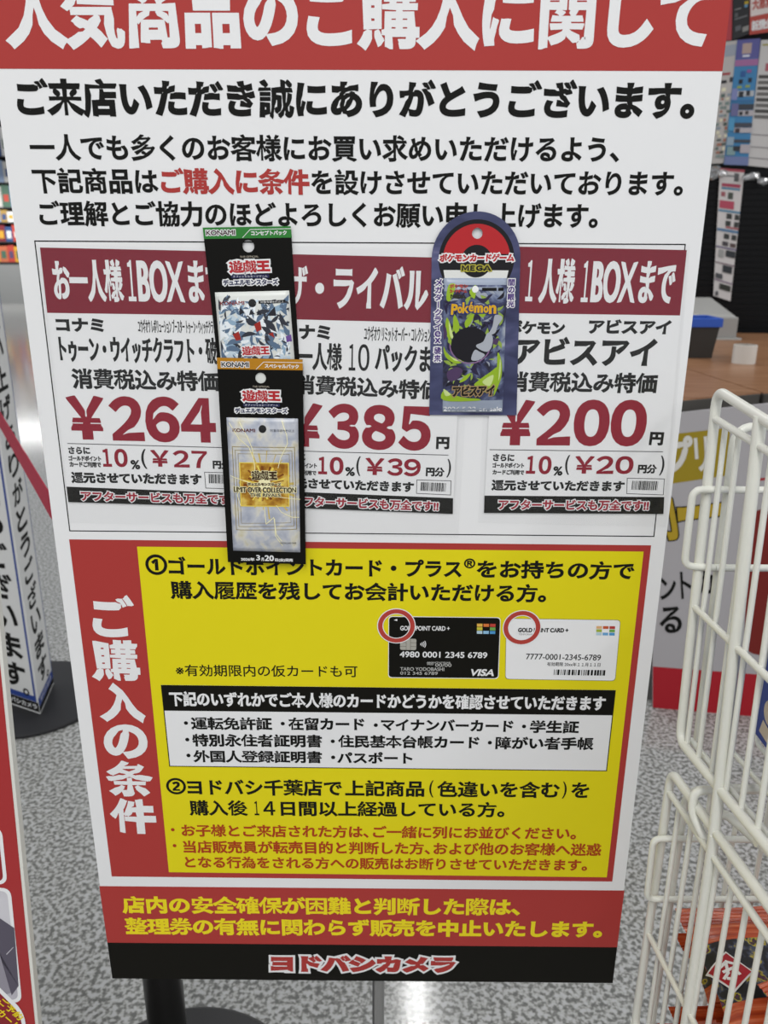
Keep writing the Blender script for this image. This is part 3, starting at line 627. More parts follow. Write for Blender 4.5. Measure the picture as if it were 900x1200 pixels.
for q in [[(120.84,1242.77),(127.72,1240.6),(123.56,1233.2),(121.57,1227.26),(115.58,1225.74),(119.03,1233.18)], [(114.76,1227.22),(119.44,1224.26),(119.09,1215.28),(114.72,1210.73),(106.97,1213.7),(105.33,1216.7),(111.29,1219.74)], [(103.98,1212.18),(108.62,1210.7),(113.33,1207.7),(107.4,1203.12),(101.24,1203.84)]]:
    flat('artwork', pp, SIL, yy - 0.38, soft(q), drape=B3)
for q in [[(80.14,1192.28),(87.68,1196.91),(93.93,1193.89),(89.57,1186.18),(81.9,1184.59)], [(118.13,1219.77),(124.82,1222.8),(123.59,1216.8)], [(76.66,1234.44),(79.18,1225.54),(76.27,1221.04)]]:
    flat('artwork', pp, M('4e3a5c', 0.3), yy - 0.24, soft(q), drape=B3)
cx, cz, r = 102.62,1264.52,2.91
flat('hang_hole', pp, M('e4e4e2'), yy - 0.4, circle(cx, cz, r, 24), drape=B3)
letter(pp, M('a8352f'), yy - 0.32, [('ポケモン', 88.23,1267.11,16.08,3.59,0.79), ('カードゲーム', 87.77,1262.94,14.91,3.32,0.84)], 0.06, drape=B3)
letter(pp, M('2c2c1c'), yy - 0.32, ('MEGA', 87.92,1258.39,13.45,3.33,0.29), 0.1, drape=B3)
flat('age_mark', pp, INK, yy - 0.32, [rect(114.91,1264.58,12.66,2.59,0.28), rect(125.12,1264.63,4.77,2.59,0.28)], drape=B3)
outlined(pp, M('d7a521', 0.35), M('26346e', 0.35), yy - 0.45, [('P', 84.87,1247.35,5.87,9.5,-2.56), ('o', 89.68,1247.08,4.05,5.85,0.29), ('k', 94.5,1248.79,5.71,9.49,-1.17), ('é', 99.41,1249.69,4.19,8.39,2.28), ('m', 106.01,1247.9,7.95,6.57,0.29), ('o', 112.62,1247.49,4.35,5.85,0.29), ('n', 118.39,1247.6,6.59,7.67,1.56)], 0.09, 0.9, drape=B3)
outlined(pp, M('16130f', 0.4), M('a58a62', 0.4), yy - 0.45, ('アビスアイ', 104.53,1175.67,37.89,9.72,1.98), 0.06, 0.8, drape=B3, shear=0.1)
letter(pp, M('f0f0f0'), yy - 0.1, [('2026.5.22 on sale', 104.64,1158.5,53.6,4.11,0.35)], 0.02, drape=B3)

# ---------------------------------------------------------------- belt barrier behind the sign
bar = thing('belt_stanchion', 'black belt barrier post on a round base with a red belt, behind the notice board', 'barrier', (-292, 155, 0))
DARKM = M('1d1c1b', 0.35, 0.4)
lathe('base', bar, M('2b2a2a', 0.45, 0.4), -292, 155, [(0, 0), (200, 0), (203, 8), (190, 20), (60, 40), (34, 52)])
lathe('post', bar, DARKM, -292, 155, [(27.5, 40), (27.5, 880)])
lathe('belt_head', bar, DARKM, -292, 155, [(33, 865), (33, 945), (28, 952), (0, 953)])
def ribbon(pts, h, th):
    vs, fs = [], []
    for i, p in enumerate(pts):
        p = Vector(p); a = Vector(pts[max(i - 1, 0)]); b = Vector(pts[min(i + 1, len(pts) - 1)]); d = (b - a).normalized(); n = Vector((-d.y, d.x, 0)) * th / 2
        vs += [tuple(p - n + Vector((0, 0, -h / 2))), tuple(p + n + Vector((0, 0, -h / 2))), tuple(p + n + Vector((0, 0, h / 2))), tuple(p - n + Vector((0, 0, h / 2)))]
    for i in range(len(pts) - 1):
        for k in range(4):
            a, b = i * 4 + k, i * 4 + (k + 1) % 4; fs.append([a, b, b + 4, a + 4])
    fs += [[3, 2, 1, 0], [len(vs) - 4, len(vs) - 3, len(vs) - 2, len(vs) - 1]]
    return vs, fs
v, f = ribbon([(-308, 183, 903), (-527, 517, 900), (-720, 850, 899), (-906, 1169, 900), (-940, 1226, 900), (-1010, 1302, 900)], 48, 2)
bl = put('belt', v, f, noise_mat('red_webbing', [(0.4, '9c2438'), (0.6, 'b43249')], 400, 2, 0.7, 0.2), bar); bl['label'] = 'red belt'

# ---------------------------------------------------------------- three-sided column sign at the left
FA, FB = frame(((-970,1285,20),(-0.17182,0.98513,0),(0,0,1))), frame(((-970,1285,20),(0.89917,-0.4376,0),(0,0,1)))
colm = thing('column_sign', 'tall three-sided white column sign with blue edges on a black round base', 'sign', (-1030, 1365, 0))
lathe('base', colm, M('262628', 0.5, 0.35), -1040, 1395, [(0, 0), (215, 0), (218, 4), (214, 12), (60, 15), (0, 16)])
plan = [(-970, 1285), (-1000, 1457), (-1120, 1358)]
prism('column', colm, M('dededc', 0.45), plan, 17, 1620)
BLUE = M('2f4790', 0.45)
fr_ = flat('blue_border', colm, BLUE, -0.4, [[(-8, 50), (-16, 50), (-16, 1590), (-8, 1590)], [(-166, 34), (-8, 34), (-8, 52), (-166, 52)], [(-166, 52), (-158, 52), (-158, 1590), (-166, 1590)]], FB)
flat('blue_border', colm, BLUE, -0.4, [[(170, 40), (174, 40), (174, 1590), (170, 1590)], [(0, 20), (174, 20), (174, 46), (0, 46)]], FA)
flat('black_band', colm, BLACK, -0.4, [(-166, 2), (-2, 2), (-2, 33), (-166, 33)], FB)
flat('black_band', colm, BLACK, -0.42, [(0, 2), (174, 2), (174, 19), (0, 19)], FA)
letter(colm, WHITE, -0.6, ('ヨドバシカメラ', -84, 18, 150, 17, 0), 0.04, frame=FB)
letter(colm, WHITE, -0.6, ('ヨドバシカメラ', 87, 33, 130, 15, 0), 0.03, frame=FA)
def column_text(text, x, z0, step, w, h, fr):
    its = []
    for i, ch in enumerate(text):
        z = z0 - i * step
        if ch == '。': its.append((ch, x + w * 0.42, z + step - h * 0.62, w * 0.26, h * 0.3, 0))
        else: its.append((ch, x, z, w, h, 0))
    letter(colm, INK, -0.5, its, 0.045, frame=fr)
column_text('お買い上げありがとうございます。', 86, 1178, 77, 98, 64, FA)
column_text('お買い上げありがとうございます。', -86, 1394, 92, 96, 78, FB)

# ---------------------------------------------------------------- leaning red board, lower left corner
FL = frame(((-369,0,848),(1,0,0),(0,0.11016,0.99391)))
lbd = thing('easel_board', 'red bordered board with a white edge leaning in the lower left corner', 'sign', (-600, -90, 0))
sheet('board', lbd, M('d9d8d0', 0.5), 0, 9, [(-520, -852), (0, -852), (0, 140), (-520, 140)], frame=FL)
flat('red_border', lbd, M('a32f30', 0.45), -0.2, [(-517, -848), (-3.5, -848), (-3.5, 136), (-517, 136)], FL)
def panel(qs, mat, rim=WHITE, r=14):
    p = flat('inset_panel', lbd, mat, -0.5, round_quad(qs, r), FL)
    c = (sum(a[0] for a in qs) / len(qs), sum(a[1] for a in qs) / len(qs))
    g = [(a[0] + (4 if a[0] > c[0] else -4), a[1] + (4 if a[1] > c[1] else -4)) for a in qs]
    flat('panel_rim', p, rim, -0.4, round_quad(g, r + 3), FL)
    return p
panel([(-500, -129), (-24, -129), (-24, 110), (-500, 110)], M('dcdcdc', 0.5))
pb = panel([(-500, -214), (-23, -214), (-23, -152), (-500, -152)], M('8e2428', 0.5), r=8)
letter(pb, FOOTYEL, -0.7, ('好評発売中', -96, -176, 110, 24, 0), 0.05, frame=FL)
letter(pb, WHITE, -0.7, ('お一人様一点限り', -90, -200, 110, 13, 0), 0.03, frame=FL)
pc_ = panel([(-500, -366), (-20, -366), (-20, -226), (-500, -226)], noise_mat('photo_violet', [(0.3, '86808c'), (0.5, 'a9a5af'), (0.7, 'c9c7cc')], 7, 2, 0.4), r=8)
flat('picture', pc_, M('57525f', 0.4), -0.7, [(-83.81,-217.23),(-16.2,-272.3),(-18,-347.53),(-26.87,-360.05),(-35.55,-306.5),(-81.04,-190.84)], FL)
flat('picture', pc_, M('8f8b95', 0.4), -0.72, [(-86.62,-243.94),(-35.55,-306.5),(-27.54,-356.66),(-36.6,-360.17),(-97.02,-342.88)], FL)
flat('picture', pc_, M('bdb9c1', 0.4), -0.74, [(-27.76,-305.31),(-19.29,-296.39),(-19.38,-297.49),(-27.91,-306.96)], FL)
pd = flat('inset_panel', lbd, M('86222a', 0.5), -0.8, round_quad([(-500, -328), (-58, -334), (-19, -384), (-16, -560), (-500, -560)], 14), FL)
flat('panel_rim', pd, WHITE, -0.75, round_quad([(-505, -324), (-56, -329), (-14.5, -381), (-11, -565), (-505, -565)], 16), FL)
letter(pd, FOOTYEL, -0.95, [('ご予約', -28.95,-378.28,33.28,9.74,-48.2), ('カード', -33.11,-392.05,30.56,9.8,-47.93)], 0.03, frame=FL)
rods('rear_leg', lbd, M('8a8a8a', 0.4), [[(-560, 12, 800), (-560, 260, 6)]], 7)
rods('rear_leg', lbd, M('8a8a8a', 0.4), [[(-760, 12, 800), (-760, 260, 6)]], 7)

# ---------------------------------------------------------------- wire baskets at the right
GW = 'stacked white wire baskets'
XL, XR = 317, 717
def side(X, out, name, basket, ftop, fbot, inner, mid, tops, bots, post):
    """one side panel; tops and bots are (y, z) of each upright wire"""
    rods(name, basket, WIRE, [[(X, -330, ftop[1]), (X, ftop[0][0], ftop[0][1]), (X, fbot[0][0], fbot[0][1]), (X, -330, fbot[1])]], 4.5, 16)
    rods('inner_rail', basket, WIRE, [[(X, inner[0][0], inner[0][1]), (X, -330, inner[1])]], 3.3)
    rods('middle_rail', basket, WIRE, [[(X, mid[0][0], mid[0][1]), (X, -330, mid[1])]], 3.1)
    for (ya, za), (yb, zb) in zip(tops, bots):
        rods('upright_wire', basket, WIRE, [[(X + out * 2.5, ya, za + 2), (X + out * 2.5, yb, zb)]], 2.5)
    rods('post', basket, WIRE, [[(X - out * 1, post[0][0], post[0][1]), (X - out * 1, post[1][0], post[1][1])]], 5)
ub = thing('wire_basket', 'upper white wire basket at the right edge, holding a blue box', 'wire basket', (517, -180, 836), GW)
ty = [-47, -76, -107, -138, -168, -198, -228, -258, -288]
for X, o in ((XL, 1), (XR, -1)):
    side(X, o, 'side_frame', ub, ((-26, 1181), 1160), ((-48, 838), 885), ((-28, 1156), 1147), ((-36, 978), 1001),
         [(y, 1154 - (-y - 40) * 0.03) for y in ty], [(y - 13, 837 + (-y - 40) * 0.145) for y in ty], ((-117, 1176), (-150, 800)))
rods('back_frame', ub, WIRE, [[(335, -46, 838), (336, -29, 1149), (698, -29, 1149), (699, -46, 838)]], 4, 18)
rods('back_loop', ub, WIRE, [[(330, -42, 1019), (303, -38, 1019), (302, -38, 1093), (731, -38, 1093), (731, -38, 1019), (330, -42, 1019)]], 3.4, 9)
for i in range(11):
    X = 361 + i * 31
    rods('back_wire', ub, WIRE, [[(X, -29, 1149), (X, -47, 836), (X, -330, 874)]], 2.5, 14)
rods('bottom_rail', ub, WIRE, [[(326, -140, 777), (318, -124, 788), (311, -110, 803), (313, -105, 822), (345, -105, 825), (720, -105, 832)], [(719, -215, 848), (XL, -215, 858)], [(XL, -300, 880), (717, -300, 880)]], 4, 8)
rods('hook', ub, WIRE, [[(328, -128, 774), (334, -107, 792), (344, -105, 798), (356, -112, 790), (372, -190, 800), (376, -260, 822)]], 4.2, 7)
rods('inner_bottom_rail', ub, WIRE, [[(327, -50, 840), (327, -330, 880)]], 3)

wb = thing('wire_basket', 'lower white wire basket on legs at the right edge, full of orange snack bags', 'wire basket', (517, -180, 0), GW)
ty = [-62, -95, -125, -157, -187, -215, -243, -272, -300]
for X, o in ((XL, 1), (XR, -1)):
    side(X, o, 'side_frame', wb, ((-38, 795), 842), ((-31, 446), 476), ((-40, 771), 818), ((-31, 582), 647),
         [(y, 771 + (-y - 62) * 0.165) for y in ty], [(y, 446 + (-y - 40) * 0.1) for y in ty], ((-150, 811), (-155, 448)))
rods('back_frame', wb, WIRE, [[(335, -34, 446), (336, -36, 772), (698, -36, 772), (699, -34, 446)]], 4, 18)
rods('back_loop', wb, WIRE, [[(330, -45, 640), (306, -45, 640), (305, -45, 718), (728, -45, 718), (728, -45, 645), (330, -45, 640)]], 3.4, 9)
for i in range(11):
    X = 361 + i * 31
    rods('back_wire', wb, WIRE, [[(X, -36, 772), (X, -34, 444), (X, -330, 470)]], 2.5, 14)
rods('bottom_rail', wb, WIRE, [[(XL, -105, 450), (XR, -105, 450)], [(XL, -215, 461), (XR, -215, 461)]], 4)
for X in (XL, XR):
    rods('leg', wb, WIRE, [[(X, -31, 450), (X, -28, 0)]], 5)
    rods('leg', wb, WIRE, [[(X, -326, 478), (X, -330, 0)]], 5)
rods('front_rail', wb, WIRE, [[(XL, -330, 842), (XR, -330, 842)], [(XL, -330, 476), (XR, -330, 476)], [(XL, -330, 660), (XR, -330, 660)]], 4)
rods('front_rail', ub, WIRE, [[(XL, -330, 1160), (XR, -330, 1160)], [(XL, -330, 885), (XR, -330, 885)], [(XL, -330, 1020), (XR, -330, 1020)]], 4)

# blue carton standing in the upper basket
F0 = frame(((369, -240, 880), (0, 1, 0), (0, 0, 1)))
bx_ = thing('carton', 'blue printed carton standing in the upper wire basket', 'carton', (440, -165, 880))
box('body', bx_, M('2c3f8c', 0.4), 369, 520, -240, -86, 872, 1040, 1.2)
FX = frame(((369, -86, 872), (0, -1, 0), (0, 0, 1)))
flat('printed_picture', bx_, M('c9b9a6', 0.4), -0.3, [circle(22, 34, 12, 20), [(8, 8), (26, 6), (30, 18), (12, 22)], circle(40, 12, 9, 16)], FX)
flat('printed_picture', bx_, M('9c3a30', 0.4), -0.35, [[(20, 44), (30, 66), (34, 50)], [(26, 20), (38, 26), (30, 34)], [(10, 60), (16, 80), (20, 62)]], FX)
flat('printed_picture', bx_, M('7d8f9c', 0.4), -0.3, [(2, 104), (40, 100), (60, 160), (2, 165)], FX)

# foil snack bags in the lower basket
FOIL = noise_mat('orange_foil', [(0.35, '8e2f12'), (0.5, 'b4481f'), (0.68, 'd0714a')], 26, 2, 0.26, 0.6, (0.25, 6, 1), 0.3, bump=0.35)
FOIL2 = noise_mat('black_print', [(0.36, '15140f'), (0.5, '1f1c20'), (0.56, '40465a'), (0.61, 'b8a52c'), (0.64, '241f22'), (0.7, '6d2f57'), (0.8, 'c8c8c8')], 75, 3, 0.3, 0.5)
def snack_bag(label, cx, cy, z, rot, w, l, H, tilt=0.0):
    b = thing('snack_bag', label, 'snack bag', (cx, cy, z - H), 'orange snack bags in the lower basket')
    fm = Matrix.Translation((cx, cy, z)) @ Matrix.Rotation(math.radians(rot), 4, 'Z') @ Matrix.Rotation(math.radians(tilt), 4, 'X')
    nx, ny = 22, 22; rnd = random.Random(int(cx * 7 + cy)); ph = rnd.uniform(0, 6)
    def hgt(s, t):
        return H * max(0, 1 - abs(s) ** 4) ** 0.6 * max(0, 1 - abs(t) ** 3.2) ** 0.6 + 1.2 * math.sin(s * 9 + ph) * math.cos(t * 7 + ph) * (1 - t * t) * (1 - s * s)
    def grid(t0, t1, sgn, lift):
        vs, fs = [], []
        for j in range(ny + 1):
            for i in range(nx + 1):
                s, t = -1 + 2 * i / nx, t0 + (t1 - t0) * j / ny
                vs.append((s * w / 2 * (1 - 0.04 * (1 - t * t)), t * l / 2, sgn * hgt(s, t) + lift))
        for j in range(ny):
            for i in range(nx):
                k = j * (nx + 1) + i; q = [k, k + 1, k + nx + 2, k + nx + 1]; fs.append(q if sgn > 0 else q[::-1])
        return vs, fs
    v1, f1 = grid(-1, 1, 1, 0); v2, f2 = grid(-1, 1, -1, 0)
    body = put('body', v1 + v2, f1 + [[i + len(v1) for i in f] for f in f2], FOIL, b, fm, True)
    v, f = grid(-0.56, 0.5, 1, 0.5)
    lab = put('printed_panel', v, f, FOIL2, b, fm, True); lab['label'] = 'black panel with mixed coloured print'
    for sg in (-1, 1):
        vs, fs = [], []; n = 12
        for j in range(n + 1):
            y = sg * (l / 2 - 4 + 24 * j / n)
            for i in range(9):
                vs.append((-w / 2 + w * i / 8, y, 1.0 * math.sin(j * math.pi) + (0.7 if j % 2 else -0.7) + 1.5 * math.sin(i * 1.1 + ph) * j / n))
        for j in range(n):
            for i in range(8):
                k = j * 9 + i; q = [k, k + 1, k + 10, k + 9]; fs.append(q if sg > 0 else q[::-1])
        put('end_seal', vs, fs, FOIL, b, fm)
    return b, fm, hgt
def on_bag(name, par, mat, fm, hgt, w, l, poly, lift):
    p = [(x, y, hgt(x / w * 2, y / l * 2) + lift) for x, y in poly]
    return put(name, p, [list(range(len(p)))], mat, par, fm)
low = [('snack bag lying at the bottom of the lower basket, back left', 425, -120, 480, 2), ('snack bag lying at the bottom of the lower basket, front', 440, -250, 497, 5), ('snack bag lying in the lower basket under the front bags', 432, -240, 556, -6), ('snack bag lying in the lower basket under the back bags', 430, -130, 520, 4)]
for lbl, x, y, z, r in low: snack_bag(lbl, x, y, z, r, 184, 92, 18)
snack_bag('orange snack bag furthest back in the lower basket, only its end showing', 436, -97, 600, 3, 190, 66, 18)
b, fm, hg = snack_bag('snack bag with the red and white square emblem on its black panel', 432, -136, 641, 4, 200, 112, 16, 6)
W_, L_ = 200, 112
def patch(x0, y0, s, rot, n=6):
    vs, fs = [], []; c, si = math.cos(math.radians(rot)), math.sin(math.radians(rot))
    for j in range(n + 1):
        for i in range(n + 1):
            a, q = (i / n - 0.5) * s, (j / n - 0.5) * s; x, y = x0 + a * c - q * si, y0 + a * si + q * c
            vs.append((x, y, hg(x / W_ * 2, y / L_ * 2)))
    for j in range(n):
        for i in range(n):
            k = j * (n + 1) + i; fs.append([k, k + 1, k + n + 2, k + n + 1])
    return vs, fs
for nm, s, mt, lift in (('emblem', 29, M('e0dcd8', 0.35), 1.0), ('emblem_frame', 26, M('a8242c', 0.35), 1.4), ('emblem_field', 20, M('a8242c', 0.35), 1.5)):
    v, f = patch(-80, -4, s, 32); put(nm, [(x, y, z + lift) for x, y, z in v], f, mt, b, fm)
def strokes(lines, wd, lift):
    vs, fs = [], []
    for ln in lines:
        for q in band(ln, wd):
            k = len(vs); vs += [(x, y, hg(x / W_ * 2, y / L_ * 2) + lift) for x, y in q]; fs.append([k, k + 1, k + 2, k + 3])
    return vs, fs
v, f = strokes([[(x - 20, y + 10) for x, y in l] for l in ([(-67, -9), (-60, -5), (-53, -9)], [(-66, -14), (-56, -12), (-54, -19)], [(-61, -7), (-63, -16), (-68, -20)], [(-58, -19), (-61, -23), (-65, -21)])], 2.8, 2.2)
put('emblem_sign', v, f, M('e6e2de', 0.35), b, fm)
snack_bag('orange snack bag lying slanted over the front of the emblem bag', 478, -212, 678, 20, 210, 92, 18, 4)
snack_bag('snack bag at the front of the lower basket, under the slanted bag', 436, -272, 622, -3, 190, 70, 18)
snack_bag('snack bag squeezed against the left side wires, its end bent up', 364, -218, 602, 80, 106, 30, 11, 0)

# ---------------------------------------------------------------- counter tables at the back right
PF = frame(((809,1376,0),(0.98901,-0.14782,0),(0,0,1)))
WOODM = noise_mat('brown_laminate', [(0.35, '8f6546'), (0.55, '9e7455'), (0.7, 'a87e5f')], 5, 4, 0.35, 0.35, (1, 6, 1))
TRIM = M('4a4743', 0.5)
def counter(label, plan, legs):
    c = [sum(p[i] for p in plan) / len(plan) for i in (0, 1)]
    t = thing('counter_table', label, 'table', (c[0], c[1], 0), 'brown counter tables at the back')
    prism('tabletop', t, WOODM, plan, 908, 920, 0)
    prism('edge_trim', t, TRIM, [((p[0] - c[0]) * 1.004 + c[0], (p[1] - c[1]) * 1.004 + c[1]) for p in plan], 884, 917, 3)
    for x, y in legs: box('leg', t, M('6e6c6a', 0.5), x - 20, x + 20, y - 20, y + 20, 0, 886)
counter('brown counter table with dark trim, nearer one, in front of the table with the bin', [(796, 1388), (1056, 1506), (1006, 1946), (746, 1828)], [(830, 1440), (1000, 1530), (970, 1880), (785, 1790)])
counter('brown counter table holding the bin, grey machine and tape roll', [(1063, 1502), (1720, 1420), (1900, 3150), (1040, 3150), (1012, 1946)], [(1120, 1560), (1660, 1500), (1800, 3050), (1120, 3050)])
cpn = thing('counter_sign', 'large white sign panel with olive block and red strip below the counter', 'sign', (900, 1362, 0))
sheet('panel', cpn, M('b3afb1', 0.5), 0, 10, [(-83.96,876.21),(260.02,926.31),(402.42,-7.33),(7.11,0.95)], frame=PF)
flat('red_strip', cpn, M('b0202c', 0.5), -0.5, [(-6.98,136.32),(380.36,137.31),(402.42,-7.33),(7.11,0.95)], PF)
ol = flat('olive_block', cpn, M('a08a20', 0.5), -0.5, [(-78.09,819.83),(115.3,851.58),(119.45,720.5),(-63.71,681.58)], PF)
letter(ol, M('dcd9d2'), -1.2, [('プ', -5.08,773.75,69.8,98.82,8.29), ('リ', 51.38,777.38,34.62,93.75,10.25)], 0.06, frame=PF)
outlined(cpn, M('b79a28', 0.5), INK, -0.8, [('カ', -26.21,602.87,59.53,162.94,17.6), ('ー', 72.68,616.97,128.29,39.15,10.83)], 0.08, 3.5, frame=PF)
letter(cpn, INK, -0.8, [('ン', 8.21,386.53,45.09,67.89,10.78), ('ト', 55.33,399.05,28.6,83.08,9.3), ('カ', 105.99,411.09,43.06,72.29,9.21), ('る', 26.52,288.56,60.62,82.97,7.08)], 0.04, frame=PF)
flat('red_shape', cpn, M('7c241f', 0.5), -0.6, round_quad([(183.69,614.69),(359.23,693.42),(441.11,185.08),(239.78,202.42)], 34), PF)
flat('red_line', cpn, M('a8343a', 0.5), -0.55, [(176.85,712.63),(289.63,732.17),(290.69,725.21),(177.82,705.57)], PF)

bn = thing('bin', 'small dark bin with a blue rim on the counter table', 'bin', (1137, 2280, 920))
bm = bmesh.new()
lo_ = [bm.verts.new(p) for p in ((1088, 2228, 921), (1190, 2228, 921), (1190, 2336, 921), (1088, 2336, 921))]
hi_ = [bm.verts.new(p) for p in ((1076, 2216, 1036), (1201, 2216, 1036), (1201, 2348, 1036), (1076, 2348, 1036))]
bm.faces.new(lo_[::-1])
for i in range(4): bm.faces.new((lo_[i], lo_[(i + 1) % 4], hi_[(i + 1) % 4], hi_[i]))
put_bm('body', bm, M('3b3835', 0.5), bn)
bm = bmesh.new()
def loop_(e, z): return [bm.verts.new(p) for p in ((1076 - e, 2216 - e, z), (1201 + e, 2216 - e, z), (1201 + e, 2348 + e, z), (1076 - e, 2348 + e, z))]
ls = [loop_(1, 1030), loop_(7, 1032), loop_(7, 1060), loop_(2, 1063), loop_(-6, 1060), loop_(-6, 1030)]
for a, b in zip(ls, ls[1:]):
    for i in range(4): bm.faces.new((a[i], a[(i + 1) % 4], b[(i + 1) % 4], b[i]))
bmesh.ops.recalc_face_normals(bm, faces=bm.faces[:])
put_bm('rim', bm, M('3159b8', 0.35, 0.4), bn)
def hollow_roll(name, label, cat, fm, r0, r1, h, mat, core):
    t = thing(name, label, cat, tuple(fm @ Vector((0, 0, 0))))
    n = 40; bm = bmesh.new()
    prof = [(r1, 0), (r1, h), (r1 - 1, h + 0.5), (r0 + 2, h + 0.5), (r0 + 2, 0.0)]
    rs = [[bm.verts.new((r * math.cos(2 * math.pi * k / n), r * math.sin(2 * math.pi * k / n), z)) for k in range(n)] for r, z in prof]
    for a, b in zip(rs, rs[1:] + rs[:1]):
        for k in range(n): bm.faces.new((a[k], a[(k + 1) % n], b[(k + 1) % n], b[k]))
    bmesh.ops.recalc_face_normals(bm, faces=bm.faces[:]); put_bm('tape', bm, mat, t, fm)
    bm = bmesh.new()
    prof = [(r0 + 1.8, 0.2), (r0 + 1.8, h + 1.5), (r0, h + 1.5), (r0, 0.2)]
    rs = [[bm.verts.new((r * math.cos(2 * math.pi * k / n), r * math.sin(2 * math.pi * k / n), z)) for k in range(n)] for r, z in prof]
    for a, b in zip(rs, rs[1:] + rs[:1]):
        for k in range(n): bm.faces.new((a[k], a[(k + 1) % n], b[(k + 1) % n], b[k]))
    bmesh.ops.recalc_face_normals(bm, faces=bm.faces[:]); put_bm('core', bm, core, t, fm)
    return t
hollow_roll('tape_roll', 'wide white tape roll standing on the counter table by itself', 'tape roll', Matrix.Translation((1255, 2108, 920)), 30, 39, 62, M('d6d2ca', 0.3, 0.4), M('b8b2a8', 0.5))
hollow_roll('tape_roll', 'cream tape roll standing upright behind the blue-rimmed bin', 'tape roll', Matrix.Translation((1196, 2470, 1008)) @ Matrix.Rotation(math.radians(62), 4, 'Z') @ Matrix.Rotation(math.radians(90), 4, 'Y') @ Matrix.Translation((0, 0, -22)), 34, 48, 46, M('cfcab2', 0.45), M('8f8a68', 0.6))
mc = thing('label_printer', 'pale grey desktop machine on the counter table behind the bin', 'machine', (1430, 3000, 920))
prism('body', mc, M('9c9b98', 0.5), [(1240, 2850), (1530, 2850), (1530, 3110), (1240, 3110)], 926, 1016, 6)
bm = bmesh.new()
a = [bm.verts.new(p) for p in ((1246, 2858, 1014), (1524, 2858, 1014), (1524, 3104, 1014), (1246, 3104, 1014))]
b = [bm.verts.new(p) for p in ((1256, 2876, 1026), (1512, 2876, 1026), (1490, 3096, 1084), (1270, 3096, 1084))]
bm.faces.new(b)
for i in range(4): bm.faces.new((a[i], a[(i + 1) % 4], b[(i + 1) % 4], b[i]))
put_bm('lid', bm, M('aaa9a5', 0.45), mc)
prism('foot_plate', mc, M('b0afab', 0.5), [(1228, 2836), (1548, 2836), (1548, 3120), (1228, 3120)], 920, 928, 2)
sp = thing('tape_stand', 'small grey block under the cream tape roll behind the bin', 'block', (1196, 2470, 920))
box('block', sp, M('6f6e6c', 0.5), 1150, 1245, 2440, 2502, 920, 960, 3)

# ---------------------------------------------------------------- black fixture with hanging displays
GY = 3250
gd = thing('display_fixture', 'tall black slatted shop fixture behind the counter table', 'shop fixture', (1900, 3400, 0))
slat = M('101012', 0.4, 0.2)
bm = bmesh.new()
sec = [(GY, 0.0)]
z = 0.0
while z < 1690:
    sec += [(GY, z + 20), (GY - 3.5, z + 22), (GY - 3.5, z + 25), (GY + 2, z + 27)]; z += 27
sec += [(GY, z), (GY + 360, z), (GY + 360, 0)]
va = [bm.verts.new((1300, y, q)) for y, q in sec]; vb = [bm.verts.new((2700, y, q)) for y, q in sec]
for i in range(len(sec)):
    j = (i + 1) % len(sec); bm.faces.new((va[i], vb[i], vb[j], va[j]))
bm.faces.new(va[::-1]); bm.faces.new(vb)
bmesh.ops.recalc_face_normals(bm, faces=bm.faces[:])
put_bm('slatted_body', bm, slat, gd)
box('upper_panel', gd, M('2c2b2d', 0.6), 1300, 2700, GY + 60, GY + 90, 1690, 2700)
for x in (1310, 2690): box('upright', gd, M('101012', 0.5), x - 14, x + 14, GY + 30, GY + 60, 1690, 2700)

def hung(name, label, cat, px_poly, y, mat, group=None):
    xs = [p[0] for p in px_poly]; zs = [p[1] for p in px_poly]
    t = thing(name, label, cat, (sum(xs) / len(xs), y, min(zs)), group)
    sheet('sheet', t, mat, y, 4, px_poly)
    return t
HY = GY - 12
GD = 'printed sheets hanging on the black fixture'
t = hung('price_strip', 'long narrow white strip with rows of small dark pictures on the black fixture', 'strip', [(1513.88,1641.86),(1624.43,1635.15),(1640.05,1059.09),(1556.05,1084.13)], HY, M('cfcac8', 0.5), None)
def strip_rows(t, y, q, rows):
    TL, TR, BR, BL = [Vector(a) for a in q]
    def at(s, u): return tuple((TL * (1 - s) + TR * s) * (1 - u) + (BL * (1 - s) + BR * s) * u)
    for n, (s0, s1, u0, u1, c) in enumerate(rows):
        flat('printed_block', t, M(c, 0.5), y - 0.12 * n, [at(s0, u0), at(s1, u0), at(s1, u1), at(s0, u1)])
Q1 = [(1513.88,1641.86),(1624.43,1635.15),(1640.05,1059.09),(1556.05,1084.13)]
